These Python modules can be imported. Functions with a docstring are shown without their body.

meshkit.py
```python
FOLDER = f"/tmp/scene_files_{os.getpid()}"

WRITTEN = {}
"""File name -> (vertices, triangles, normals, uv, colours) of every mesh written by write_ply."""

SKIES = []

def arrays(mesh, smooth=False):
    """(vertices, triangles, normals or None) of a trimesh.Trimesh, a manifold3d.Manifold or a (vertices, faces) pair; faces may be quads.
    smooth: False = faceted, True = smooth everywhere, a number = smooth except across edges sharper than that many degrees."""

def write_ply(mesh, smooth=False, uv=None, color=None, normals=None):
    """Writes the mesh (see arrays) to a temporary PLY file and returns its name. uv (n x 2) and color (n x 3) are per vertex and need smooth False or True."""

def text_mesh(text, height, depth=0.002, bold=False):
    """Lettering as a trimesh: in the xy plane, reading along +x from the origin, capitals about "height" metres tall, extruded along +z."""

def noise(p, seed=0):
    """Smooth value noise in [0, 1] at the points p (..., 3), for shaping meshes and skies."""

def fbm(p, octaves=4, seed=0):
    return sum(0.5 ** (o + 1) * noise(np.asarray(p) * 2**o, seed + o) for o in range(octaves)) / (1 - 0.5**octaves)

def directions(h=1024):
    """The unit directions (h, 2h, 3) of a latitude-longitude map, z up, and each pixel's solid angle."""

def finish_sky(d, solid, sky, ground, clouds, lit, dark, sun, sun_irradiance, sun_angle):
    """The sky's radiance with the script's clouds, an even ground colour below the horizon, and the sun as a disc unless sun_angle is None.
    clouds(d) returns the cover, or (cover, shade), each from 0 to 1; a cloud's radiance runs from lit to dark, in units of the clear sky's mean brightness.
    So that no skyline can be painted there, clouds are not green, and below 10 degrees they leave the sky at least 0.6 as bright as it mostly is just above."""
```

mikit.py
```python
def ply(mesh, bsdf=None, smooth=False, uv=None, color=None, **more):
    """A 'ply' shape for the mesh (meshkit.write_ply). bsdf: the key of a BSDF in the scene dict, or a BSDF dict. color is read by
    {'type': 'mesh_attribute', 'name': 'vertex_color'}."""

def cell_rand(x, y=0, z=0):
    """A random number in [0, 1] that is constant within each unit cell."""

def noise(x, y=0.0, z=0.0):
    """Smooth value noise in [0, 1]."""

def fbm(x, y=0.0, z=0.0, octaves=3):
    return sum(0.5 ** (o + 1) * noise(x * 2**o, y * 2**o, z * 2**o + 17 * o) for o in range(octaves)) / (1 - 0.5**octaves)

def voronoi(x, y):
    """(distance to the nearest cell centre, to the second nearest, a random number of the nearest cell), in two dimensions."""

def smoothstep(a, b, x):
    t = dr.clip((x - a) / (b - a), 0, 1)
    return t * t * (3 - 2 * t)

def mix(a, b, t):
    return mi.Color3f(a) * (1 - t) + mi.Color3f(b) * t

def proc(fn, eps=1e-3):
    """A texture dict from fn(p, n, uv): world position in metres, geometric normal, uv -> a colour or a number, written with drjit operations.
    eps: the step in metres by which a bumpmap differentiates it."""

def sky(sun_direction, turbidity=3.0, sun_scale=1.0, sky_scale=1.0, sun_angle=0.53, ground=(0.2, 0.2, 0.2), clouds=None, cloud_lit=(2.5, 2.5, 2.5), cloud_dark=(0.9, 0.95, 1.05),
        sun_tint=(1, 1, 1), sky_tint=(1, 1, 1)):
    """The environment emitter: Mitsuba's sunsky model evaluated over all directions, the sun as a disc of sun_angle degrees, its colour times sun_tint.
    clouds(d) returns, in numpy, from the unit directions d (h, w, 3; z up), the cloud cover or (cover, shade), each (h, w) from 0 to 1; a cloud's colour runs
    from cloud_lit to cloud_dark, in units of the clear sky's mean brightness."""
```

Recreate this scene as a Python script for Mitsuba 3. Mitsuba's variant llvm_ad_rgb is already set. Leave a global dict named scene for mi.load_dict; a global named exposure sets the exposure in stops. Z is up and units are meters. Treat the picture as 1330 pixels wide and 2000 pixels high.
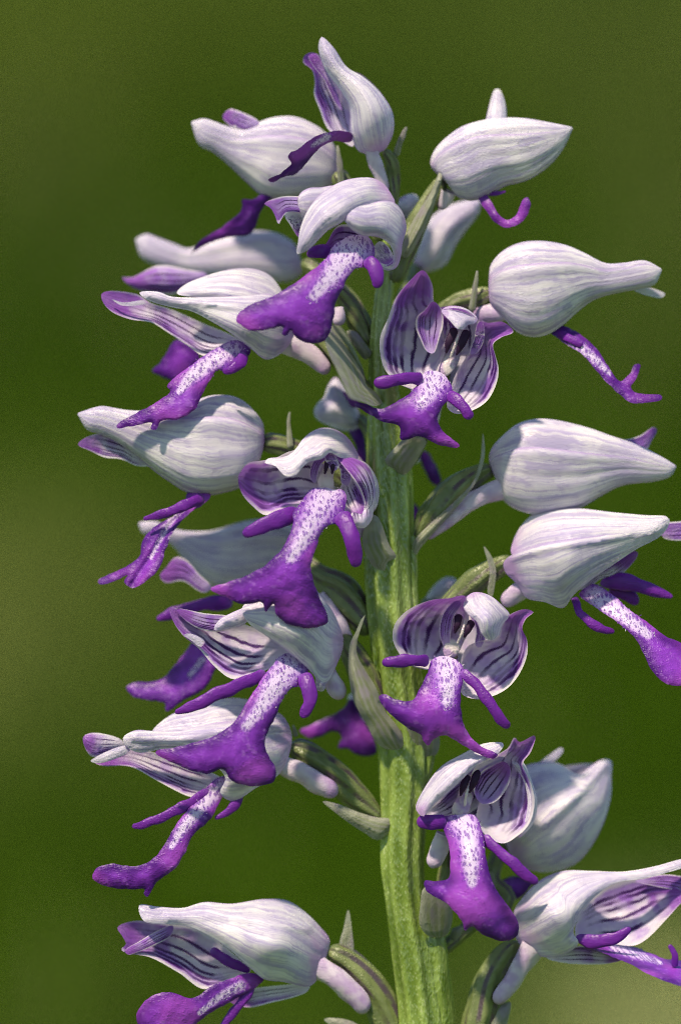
import math, random
import numpy as np, drjit as dr, mitsuba as mi, mikit, meshkit
from mikit import proc, noise, fbm, smoothstep, mix, voronoi, cell_rand
from scipy.spatial import Delaunay
from scipy.interpolate import RBFInterpolator, PchipInterpolator
import scipy.sparse as sp
import scipy.sparse.linalg as spl
import shapely
from shapely.geometry import Polygon

scene, labels = {}, {}
# ------------------------------------------------------------------ camera, light, exposure
CAM_D, CAM_Z = 0.40, 0.36                 # camera 40 cm from the stem, 36 cm above the meadow
WIDE = 0.0532                             # the frame is 53 mm wide where the stem stands
T = mi.ScalarTransform4f
scene['camera'] = {'type': 'thinlens', 'fov': 2 * math.degrees(math.atan(WIDE / 2 / CAM_D)), 'fov_axis': 'x', 'aperture_radius': 0.0070, 'focus_distance': CAM_D - 0.0048, 'near_clip': 0.02,
                   'far_clip': 400.0, 'to_world': T().look_at(origin=[0, -CAM_D, CAM_Z], target=[0, 0, CAM_Z], up=[0, 0, 1])}
scene['sky'] = mikit.sky((-0.30, -0.50, 0.81), turbidity=3, sun_scale=1.0, sky_scale=1.25, sun_angle=3.5, sky_tint=(1.08, 1.0, 0.88), ground=(0.05, 0.08, 0.03))
exposure = 2.0

# ------------------------------------------------------------------ materials
def turned(p, k):
    return mi.Vector3f(0.36 * p.x + 0.48 * p.y - 0.80 * p.z, -0.80 * p.x + 0.60 * p.y, 0.48 * p.x + 0.64 * p.y + 0.60 * p.z) * k + 31.7

def stripes(u, centres, width):
    w = mi.Float(0)
    for c in centres:
        w = dr.maximum(w, 1 - smoothstep(0.35 * width, width, dr.abs(u - c)))
    return w

def tepal_colour(p, n, uv, violet=0.0):
    inner = uv.x > 1.5
    u, v = dr.select(inner, uv.x - 2, uv.x), uv.y
    a, b, c = turned(p, 900.0), turned(p, 3400.0), turned(p, 260.0)
    soft, fine, wide = fbm(a.x, a.y, a.z), noise(b.x, b.y, b.z), noise(c.x, c.y, c.z)
    wob = u + 0.07 * (soft - 0.5) + 0.08 * (wide - 0.5)
    streak = noise(wob * 34, v * 2.2 + 3.1, wide * 2)
    fibre = noise(wob * 90, v * 5.0, 2.5)
    # outside: white, faint broken lilac nerves, a flush of purple at the base
    vein = stripes(wob, (0.17, 0.38, 0.6, 0.83), 0.085) * smoothstep(0.02, 0.3, v) * smoothstep(0.30, 0.65, noise(v * 4.0 + wide * 5, u * 4.5, 7.7))
    grey = dr.clip(0.34 * vein + 0.44 * smoothstep(0.40, 0.85, streak) * (0.3 + soft) + 0.70 * smoothstep(0.35, 0.8, fibre) * soft + 0.30 * smoothstep(0.36, 0.75, wide) + 0.20 * smoothstep(0.45, 0.8, fine) * smoothstep(0.3, 0.6, soft), 0, 1)
    out = mix((0.88, 0.87, 0.90), (0.44, 0.38, 0.66), dr.clip(grey, 0, 0.8))
    out = mix(out, (0.50, 0.27, 0.64), 0.75 * (1 - smoothstep(0.0, 0.16, v + 0.16 * (soft - 0.5))))
    edge = dr.minimum(u, 1 - u)
    out = mix(out, (0.38, 0.24, 0.58), 0.65 * (1 - smoothstep(0.0, 0.05, edge + 0.03 * (soft - 0.5))))
    # inside: silvery with a few dark violet nerves, purple towards the tip
    wob2 = u + 0.06 * (soft - 0.5) + 0.10 * (wide - 0.5) + 0.02 * (fine - 0.5)
    broken = smoothstep(0.22, 0.45, noise(v * 5.0, u * 3.0, wide * 4 + 11.0))
    near = 1 - smoothstep(0.12, 0.42, u + 0.2 * (wide - 0.5))
    dark = stripes(wob2, (0.14, 0.225, 0.33, 0.50, 0.73), 0.026 + 0.034 * soft) * smoothstep(0.08, 0.24, v) * (0.35 + 0.65 * broken) * (1 - 0.75 * smoothstep(0.55, 0.85, v))
    ins = mix((0.74, 0.71, 0.79), (0.37, 0.19, 0.64), dr.clip(0.7 * smoothstep(0.40, 0.75, soft) * (0.3 + v) + 0.15 * fine + 0.75 * near * smoothstep(0.05, 0.45, v) + violet, 0, 1))
    ins = mix(ins, (0.29, 0.09, 0.48), 0.9 * smoothstep(0.50, 0.88, v + 0.35 * (soft - 0.5)))
    ins = mix(ins, (0.050, 0.006, 0.125), 0.95 * dark)
    ins = mix(ins, (0.76, 0.71, 0.78), (1 - smoothstep(0.03, 0.10, edge + 0.05 * (soft - 0.5))) * (1 - 0.6 * smoothstep(0.6, 0.85, v)))
    return dr.select(inner, ins, out)

def petal_colour(p, n, uv):
    return tepal_colour(p, n, mi.Point2f(dr.select(uv.x > 1.5, uv.x, uv.x + 2), uv.y), 0.6)

def cells(p, n, uv):
    q = turned(p, 12000.0)
    return smoothstep(0.55, 0.95, noise(q.x, q.y, q.z)) + 0.30 * noise(q.x * 0.5, q.y * 0.5, q.z * 0.5)

def lip_colour(p, n, uv):
    a, b, c = turned(p, 1100.0), turned(p, 3900.0), turned(p, 420.0)
    soft, fine, wide = fbm(a.x, a.y, a.z), noise(b.x, b.y, b.z), noise(c.x, c.y, c.z)
    w = dr.clip(uv.x + 0.25 * (soft - 0.5) * uv.x + 0.45 * (wide - 0.5) * uv.x, 0, 1)
    f1, f2, r = voronoi((p.x + 0.25 * p.y) * 3300.0 + 0.9 * soft, (p.z - 0.3 * p.y) * 2300.0 + 0.9 * wide)
    size = 0.12 + 0.36 * r + 0.16 * (1 - w)
    spot = (1 - smoothstep(0.55 * size, size, f1)) * smoothstep(0.02, 0.25, w)
    purple = mix((0.055, 0.004, 0.155), (0.20, 0.032, 0.43), smoothstep(0.0, 0.9, uv.y + 0.55 * (soft - 0.5)))
    purple = mix(purple, (0.33, 0.060, 0.48), 0.6 * smoothstep(0.45, 0.75, wide))
    purple = mix(purple, (0.36, 0.16, 0.55), 0.35 * smoothstep(0.55, 0.8, fine) * smoothstep(0.4, 0.7, soft))
    pale = mix(mix((0.24, 0.07, 0.46), (0.40, 0.23, 0.58), smoothstep(0.1, 0.45, w)), (0.53, 0.44, 0.66), smoothstep(0.25, 0.95, w))
    return mix(mix(purple, pale, smoothstep(0.0, 0.6, w)), (0.11, 0.014, 0.30), 0.75 * spot)

def arm_colour(p, n, uv):
    a = turned(p, 1700.0)
    soft = fbm(a.x, a.y, a.z)
    return mix(mix((0.075, 0.007, 0.19), (0.15, 0.018, 0.30), soft), (0.30, 0.16, 0.50), 0.45 * (1 - smoothstep(0.0, 0.25, uv.y)))

def stem_colour(p, n, uv):
    q = mi.Vector3f(p.x, p.y, p.z * 0.35)
    a, b, c = turned(q, 1100.0), turned(mi.Vector3f(p.x, p.y, p.z * 0.6), 9500.0), turned(p, 160.0)
    soft, fine, wide = fbm(a.x, a.y, a.z), noise(b.x, b.y, b.z), noise(c.x, c.y, c.z)
    crest = 0.5 + 0.5 * dr.cos(6.2832 * 9 * uv.x)
    c = mix((0.080, 0.135, 0.014), (0.26, 0.36, 0.08), smoothstep(0.15, 0.85, 0.20 * crest + 0.55 * soft + 0.42 * wide - 0.05))
    return mix(c, (0.55, 0.62, 0.34), 0.65 * smoothstep(0.58, 0.86, 0.75 * fine + 0.25 * soft) * (0.3 + 0.7 * wide))

def stem_bump(p, n, uv):
    q = mi.Vector3f(p.x, p.y, p.z * 0.4)
    a, b = turned(q, 8000.0), turned(q, 2200.0)
    return smoothstep(0.35, 0.95, noise(a.x, a.y, a.z)) + 0.8 * noise(b.x, b.y, b.z)

def ovary_colour(p, n, uv):
    a = turned(p, 1000.0)
    soft = fbm(a.x, a.y, a.z)
    rib = 0.5 + 0.5 * dr.sin(6.2832 * (uv.x * 6 + 1.3 * uv.y))
    c = mix((0.06, 0.085, 0.020), (0.20, 0.24, 0.09), soft)
    return mix(c, (0.05, 0.022, 0.055), 0.85 * smoothstep(0.55, 0.95, rib) * smoothstep(0.3, 0.6, soft))

def bract_colour(p, n, uv):
    a = turned(p, 1000.0)
    soft = fbm(a.x, a.y, a.z)
    u = dr.select(uv.x > 1.5, uv.x - 2, uv.x)
    mid = stripes(u + 0.05 * (soft - 0.5), (0.28, 0.5, 0.70), 0.085)
    c = mix((0.40, 0.42, 0.34), (0.17, 0.18, 0.14), soft)
    c = mix(c, (0.15, 0.20, 0.05), 0.65 * mid * smoothstep(0.2, 0.7, 1.1 - uv.y) * (0.3 + soft))
    return mix(c, (0.36, 0.29, 0.42), 0.45 * smoothstep(0.5, 0.8, soft))

def spur_colour(p, n, uv):
    a = turned(p, 1100.0)
    soft = fbm(a.x, a.y, a.z)
    return mix((0.54, 0.48, 0.58), (0.33, 0.20, 0.44), dr.clip(0.6 * smoothstep(0.35, 0.75, soft) + 0.6 * smoothstep(0.45, 1.0, uv.y), 0, 1))

def column_colour(p, n, uv):
    a = turned(p, 1500.0)
    soft = fbm(a.x, a.y, a.z)
    return mix((0.60, 0.54, 0.54), (0.38, 0.26, 0.46), smoothstep(0.4, 0.7, soft))

def skin(colour, thin=0.55, trans=1.2, rough=0.38, bump=2.2e-5, spec=0.5, bump_fn=cells, sheen=0.0):
    c = proc(colour)
    gloss = {'type': 'twosided', 'b': {'type': 'bumpmap', 'scale': bump, 't': proc(bump_fn, eps=4e-5), 'b': {'type': 'principled', 'base_color': c, 'roughness': rough, 'specular': spec, 'sheen': sheen}}}
    if not thin:
        return gloss
    return {'type': 'blendbsdf', 'weight': 1 - thin, 'a': {'type': 'principledthin', 'base_color': c, 'roughness': 0.5, 'diff_trans': trans}, 'b': gloss}

scene['tepal'] = skin(tepal_colour, thin=0.64, trans=1.1, rough=0.32, bump=6.0e-5, spec=0.45)
scene['petal_skin'] = skin(petal_colour, thin=0.64, trans=1.1, rough=0.32, bump=6.0e-5, spec=0.45)
scene['lip_skin'] = skin(lip_colour, thin=0, rough=0.40, bump=3.0e-5, spec=0.30, sheen=0.4)
scene['arm_skin'] = skin(arm_colour, thin=0, rough=0.40, bump=3.0e-5, spec=0.30, sheen=0.4)
scene['stem_skin'] = skin(stem_colour, thin=0, rough=0.24, bump=4.5e-5, spec=0.7, bump_fn=stem_bump)
scene['ovary_skin'] = skin(ovary_colour, thin=0, rough=0.40, bump=5e-5)
scene['bract_skin'] = skin(bract_colour, thin=0.5, trans=1.1, rough=0.4, bump=5e-5)
scene['spur_skin'] = skin(spur_colour, thin=0, rough=0.42, bump=2.5e-5, spec=0.3)
scene['column_skin'] = skin(column_colour, thin=0, rough=0.25, bump=4e-5)
scene['hair_skin'] = {'type': 'twosided', 'b': {'type': 'principled', 'base_color': {'type': 'mesh_attribute', 'name': 'vertex_color'}, 'roughness': 0.4, 'specular': 0.4}}
scene['anther_skin'] = {'type': 'principled', 'base_color': {'type': 'rgb', 'value': [0.022, 0.006, 0.032]}, 'roughness': 0.6, 'specular': 0.25}

# ------------------------------------------------------------------ the meadow
def meadow_height(x, y):
    s = np.clip((y - 0.9) / 3.5, 0, 6)
    return 0.55 * np.minimum(s, 1) ** 1.6 + np.maximum(s - 1, 0) * 1.3 + 0.05 * (meshkit.fbm(np.stack([x * 1.7, y * 1.7, 0 * x], -1), seed=5) - 0.5) * np.clip(y, 0, 1)

def ground_colour(p, n, uv):
    s = fbm(p.x * 2.3, p.y * 2.3, 0.0)
    f = fbm(p.x * 40, p.y * 40, p.z * 40)
    return mix(mix((0.045, 0.095, 0.008), (0.085, 0.14, 0.016), s), (0.10, 0.09, 0.05), 0.5 * smoothstep(0.55, 0.8, f))

scene['ground_skin'] = {'type': 'principled', 'base_color': proc(ground_colour), 'roughness': 0.95, 'specular': 0.1}
def build_ground():
    k = np.linspace(-1, 1, 161)
    gx, gy = np.meshgrid(np.sign(k) * (1.5 * abs(k) + 58 * abs(k) ** 4), np.sign(k) * (2.0 * abs(k) + 58 * abs(k) ** 4) + 1.0)
    v = np.stack([gx, gy, meadow_height(gx, gy)], -1).reshape(-1, 3)
    i = np.arange(160)[:, None] * 161 + np.arange(160)[None]
    f = np.stack([i, i + 1, i + 162, i + 161], -1).reshape(-1, 4)
    scene['ground'] = mikit.ply((v, f), 'ground_skin', smooth=True)
    labels['ground'] = {'label': 'grassy green ground rising behind the orchid, far out of focus', 'category': 'ground', 'kind': 'structure'}
build_ground()

def build_grass():
    rng = np.random.default_rng(7)
    n = 100000
    y = 0.75 + 6.2 * rng.random(n) ** 0.8
    x = (rng.random(n) - 0.5) * (0.6 + 0.30 * y) * 1.6
    patch = meshkit.fbm(np.stack([x * 2.6, y * 1.3, 0 * x + 3], -1), octaves=3, seed=21)
    h = (0.05 + 0.10 * rng.random(n)) * (0.7 + 0.8 * patch)
    w = 0.0022 + 0.0030 * rng.random(n)
    az, lean, la = rng.random(n) * 2 * np.pi, 0.15 + 0.65 * rng.random(n), rng.random(n) * 2 * np.pi
    base = np.stack([x, y, meadow_height(x, y) - 0.01], -1)
    side = np.stack([np.cos(az), np.sin(az), 0 * az], -1) * w[:, None]
    bend = np.stack([np.cos(la), np.sin(la), 0 * la], -1) * (lean * h)[:, None]
    up = np.stack([0 * h, 0 * h, h], -1)
    rows = []
    for t, q in ((0.0, 1.0), (0.4, 0.95), (0.75, 0.65), (1.0, 0.05)):
        c = base + up * (t * (1 - 0.3 * lean * t))[:, None] + bend * t * t
        rows += [c - side * q, c + side * q]
    v = np.stack(rows, 1)
    f = np.array([[0, 1, 3, 2], [2, 3, 5, 4], [4, 5, 7, 6]])
    f = (np.arange(n)[:, None, None] * 8 + f[None]).reshape(-1, 4)
    big = meshkit.fbm(np.stack([x * 1.5, y * 0.7, 0 * x], -1), octaves=2, seed=3)
    tone = np.clip((big - 0.5) * 2.6 + 0.5 + 0.25 * (rng.random(n) - 0.5), 0, 1)[:, None]
    col = np.array([0.056, 0.118, 0.006]) * (1 - tone) + np.array([0.130, 0.190, 0.028]) * tone
    for gx, gy, r, c, k in ((0.178, 1.70, 0.070, (0.74, 0.75, 0.38), 1.0), (-0.26, 2.8, 0.15, (0.24, 0.28, 0.08), 0.75), (0.24, 5.2, 0.35, (0.09, 0.14, 0.03), 0.5)):
        q = k * np.exp(-((x - gx) / r) ** 2 - ((y - gy) / (2.5 * r)) ** 2)[:, None]
        col = col * (1 - q) + np.array(c) * q
    dry = ((patch > 0.60) & (rng.random(n) < 0.12)) | (rng.random(n) < 0.015)
    col[dry] = np.array([0.24, 0.25, 0.11])
    scene['grass_skin'] = {'type': 'principledthin', 'base_color': {'type': 'mesh_attribute', 'name': 'vertex_color'}, 'roughness': 0.6, 'diff_trans': 0.7}
    scene['grass'] = mikit.ply((v.reshape(-1, 3), f), 'grass_skin', smooth=True, color=np.repeat(col, 8, 0))
    labels['grass'] = {'label': 'long green meadow grass blurred far behind the orchid', 'category': 'grass', 'kind': 'stuff'}
build_grass()

# ------------------------------------------------------------------ modelling tools (x and y in 1/25 mm in the stem's plane, depth in mm towards the viewer)
def P(x, y, d):
    x, y, d = np.broadcast_arrays(np.asarray(x, float), np.asarray(y, float), np.asarray(d, float) / 1000)
    s = WIDE / 1330 * (CAM_D - d) / CAM_D
    return np.stack([(x - 665) * s, -d, CAM_Z + (1000 - y) * s], -1)

def spline(pts, n=None, closed=False, step=None):
    """Catmull-Rom through the points (rows), resampled evenly; a closed outline keeps its corners reasonably sharp (centripetal)."""
    p = np.asarray(pts, float)
    q = np.vstack([p[-1], p, p[0], p[1]]) if closed else np.vstack([2 * p[0] - p[1], p, 2 * p[-1] - p[-2]])
    out = []
    for i in range(1, len(q) - 2):
        a, b, c, d = q[i - 1 : i + 3]
        t = np.cumsum([0] + [max(np.linalg.norm(v[:2]), 1e-6) ** 0.5 for v in (b - a, c - b, d - c)])
        s = np.linspace(t[1], t[2], 14, endpoint=False)[:, None]
        A1 = (t[1] - s) / (t[1] - t[0]) * a + (s - t[0]) / (t[1] - t[0]) * b
        A2 = (t[2] - s) / (t[2] - t[1]) * b + (s - t[1]) / (t[2] - t[1]) * c
        A3 = (t[3] - s) / (t[3] - t[2]) * c + (s - t[2]) / (t[3] - t[2]) * d
        B1 = (t[2] - s) / (t[2] - t[0]) * A1 + (s - t[0]) / (t[2] - t[0]) * A2
        B2 = (t[3] - s) / (t[3] - t[1]) * A2 + (s - t[1]) / (t[3] - t[1]) * A3
        out.append((t[2] - s) / (t[2] - t[1]) * B1 + (s - t[1]) / (t[2] - t[1]) * B2)
    out = np.vstack(out + [p[:1] if closed else p[-1:]])
    L = np.concatenate([[0], np.cumsum(np.linalg.norm(np.diff(out[:, :2], axis=0), axis=1))])
    if n is None:
        n = max(8, int(L[-1] / step))
    at = np.linspace(0, L[-1], n + 1 if closed else n)
    if closed:
        at = at[:-1]
    return np.stack([np.interp(at, L, out[:, k]) for k in range(out.shape[1])], 1)

def grid_faces(n, m, off=0):
    i = (np.arange(n - 1)[:, None] * m + np.arange(m - 1)[None]).ravel() + off
    return np.stack([i, i + 1, i + m + 1, i + m], -1)

def tri(f):
    return np.vstack([f[:, [0, 1, 2]], f[:, [0, 2, 3]]]) if f.shape[1] == 4 else f

def shell(G, th, u, v, flip=False):
    """A grid of points (n, m, 3) as a thin shell; u, v (n, m). The side the grid's normal points to is the outside."""
    n, m = G.shape[:2]
    N = np.cross(np.gradient(G, axis=1), np.gradient(G, axis=0))
    N /= np.linalg.norm(N, axis=-1, keepdims=True) + 1e-12
    if flip:
        N = -N
    a, b = (G + N * th / 2).reshape(-1, 3), (G - N * th / 2).reshape(-1, 3)
    k = n * m
    F = tri(grid_faces(n, m))
    ring = np.concatenate([np.arange(m), np.arange(1, n) * m + m - 1, (n - 1) * m + np.arange(m - 2, -1, -1), np.arange(n - 2, 0, -1) * m])
    r2 = np.roll(ring, -1)
    nr = len(ring)
    rim = np.arange(nr)
    rf = np.stack([2 * k + rim, 2 * k + (rim + 1) % nr, 2 * k + nr + (rim + 1) % nr, 2 * k + nr + rim], -1)
    uv = np.stack([u.ravel(), v.ravel()], -1)
    V = np.vstack([a, b, a[ring], b[ring]])
    UV = np.vstack([uv, uv + [2, 0], uv[ring], uv[ring]])
    return (V, np.vstack([F, F[:, ::-1] + k, tri(rf)])), UV

def tube(pts, flat=1.0, m=18, n=None, ribs=0, rib=0.0, twist=0.0, bumpy=0.16, ends=3):
    """A tapered round-ended tube along (x, y, depth, radius)."""
    p = np.array([(*q, 0)[:4] if len(q) < 4 else q for q in pts], float)
    n = n or 40
    s = spline(p, n=400)
    C, R = P(s[:, 0], s[:, 1], s[:, 2]), s[:, 3] * WIDE / 1330
    L = np.concatenate([[0], np.cumsum(np.linalg.norm(np.diff(C, axis=0), axis=1))])
    at = L[-1] * 0.5 * (1 - np.cos(np.pi * np.linspace(0, 1, n)))
    C = np.stack([np.interp(at, L, C[:, k]) for k in range(3)], 1)
    R = np.interp(at, L, R)
    for e in [e for k, e in ((1, at), (2, L[-1] - at)) if ends & k]:
        R = np.where(e < R, np.sqrt(np.maximum(R * R - (R - e) ** 2, (0.02 * R) ** 2)), R)
    t = np.gradient(C, axis=0)
    t /= np.linalg.norm(t, axis=1, keepdims=True) + 1e-15
    a = np.cross([0, -1, 0], t)
    a /= np.linalg.norm(a, axis=1, keepdims=True) + 1e-9
    b = np.cross(t, a)
    th = np.linspace(0, 2 * np.pi, m + 1)
    rr = 1 + rib * np.cos(ribs * (th[None] + twist * np.linspace(0, 1, n)[:, None])) if ribs else np.ones((n, m + 1))
    SEED[0] += 1
    lump = meshkit.fbm(np.stack([np.broadcast_to(np.cos(th) * 0.9, (n, m + 1)), np.broadcast_to(np.sin(th) * 0.9, (n, m + 1)), np.broadcast_to((at / max(R.max(), 1e-9) * 0.45)[:, None], (n, m + 1)) + SEED[0]], -1), octaves=2, seed=SEED[0])
    rr = rr * (1 + 2 * bumpy * (lump - 0.5))
    V = C[:, None] + R[:, None, None] * rr[..., None] * (np.cos(th)[None, :, None] * a[:, None] + flat * np.sin(th)[None, :, None] * b[:, None])
    u, v = np.broadcast_to(th / (2 * np.pi), (n, m + 1)), np.broadcast_to(np.linspace(0, 1, n)[:, None], (n, m + 1))
    N = np.cross(np.gradient(V, axis=0), np.gradient(V, axis=1))
    return (V.reshape(-1, 3), tri(grid_faces(n, m + 1))), np.stack([u.ravel(), v.ravel()], -1)

def inflate(V, F, edge):
    """A smooth swelling, 0 on the boundary, 1 at most (Poisson)."""
    n = len(V)
    i, j, k = F.T
    W = sp.coo_matrix((n, n))
    for a, b, c in ((i, j, k), (j, k, i), (k, i, j)):
        e, g = V[a] - V[c], V[b] - V[c]
        cot = 0.5 * (e * g).sum(1) / np.maximum(np.abs(e[:, 0] * g[:, 1] - e[:, 1] * g[:, 0]), 1e-9)
        W = W + sp.coo_matrix((np.r_[cot, cot], (np.r_[a, b], np.r_[b, a])), (n, n))
    W = W.tocsr()
    Lm = sp.diags(np.asarray(W.sum(1)).ravel()) - W
    area = np.zeros(n)
    A = 0.5 * np.abs((V[j, 0] - V[i, 0]) * (V[k, 1] - V[i, 1]) - (V[j, 1] - V[i, 1]) * (V[k, 0] - V[i, 0]))
    for a in (i, j, k):
        np.add.at(area, a, A / 3)
    free = np.setdiff1d(np.arange(n), edge)
    h = np.zeros(n)
    h[free] = spl.spsolve(Lm[free][:, free].tocsc(), area[free])
    return np.maximum(h, 0)

def flat_mesh(outline, h, ragged=0.0):
    o = spline(outline, closed=True, step=h)
    if ragged:
        t = np.roll(o, -1, 0) - np.roll(o, 1, 0)
        t /= np.linalg.norm(t, axis=1, keepdims=True) + 1e-9
        o = o + np.stack([-t[:, 1], t[:, 0]], 1) * (2 * ragged * (meshkit.fbm(np.c_[o / 13.0, np.full(len(o), 4.4)], octaves=2, seed=77) - 0.5))[:, None]
    poly = Polygon(o).buffer(0)
    poly = max(getattr(poly, 'geoms', [poly]), key=lambda g: g.area)
    o = np.array(poly.exterior.coords)[:-1]
    x0, y0, x1, y1 = poly.bounds
    gx, gy = np.meshgrid(np.arange(x0, x1, h), np.arange(y0, y1, h * 0.87))
    gx = gx + (np.arange(len(gx)) % 2)[:, None] * h / 2
    g = np.stack([gx.ravel(), gy.ravel()], 1)
    inside = shapely.contains_xy(poly.buffer(-0.6 * h), g[:, 0], g[:, 1])
    V = np.vstack([o, g[inside]])
    F = Delaunay(V).simplices
    c = V[F].mean(1)
    F = F[shapely.contains_xy(poly, c[:, 0], c[:, 1])]
    cr = (V[F[:, 1], 0] - V[F[:, 0], 0]) * (V[F[:, 2], 1] - V[F[:, 0], 1]) - (V[F[:, 1], 1] - V[F[:, 0], 1]) * (V[F[:, 2], 0] - V[F[:, 0], 0])
    F = F[np.abs(cr) > 1e-6]
    cr = cr[np.abs(cr) > 1e-6]
    F[cr > 0] = F[cr > 0][:, ::-1]                # facing the viewer
    used = np.unique(F)
    back = -np.ones(len(V), int)
    back[used] = np.arange(len(used))
    ne = np.searchsorted(used, len(o))
    return V[used], back[F], ne, poly

def depth_at(V, d):
    if np.isscalar(d):
        return np.full(len(V), float(d))
    c = np.asarray(d, float)
    if len(c) == 1:
        return np.full(len(V), c[0, 2])
    if len(c) == 2:
        a, b = c[0, :2], c[1, :2]
        t = (V - a) @ (b - a) / ((b - a) @ (b - a))
        return c[0, 2] + np.clip(t, -0.3, 1.3) * (c[1, 2] - c[0, 2])
    return RBFInterpolator(c[:, :2] / 100, c[:, 2], kernel='thin_plate_spline' if len(c) > 3 else 'linear', degree=1, smoothing=0.002)(V / 100)

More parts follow.
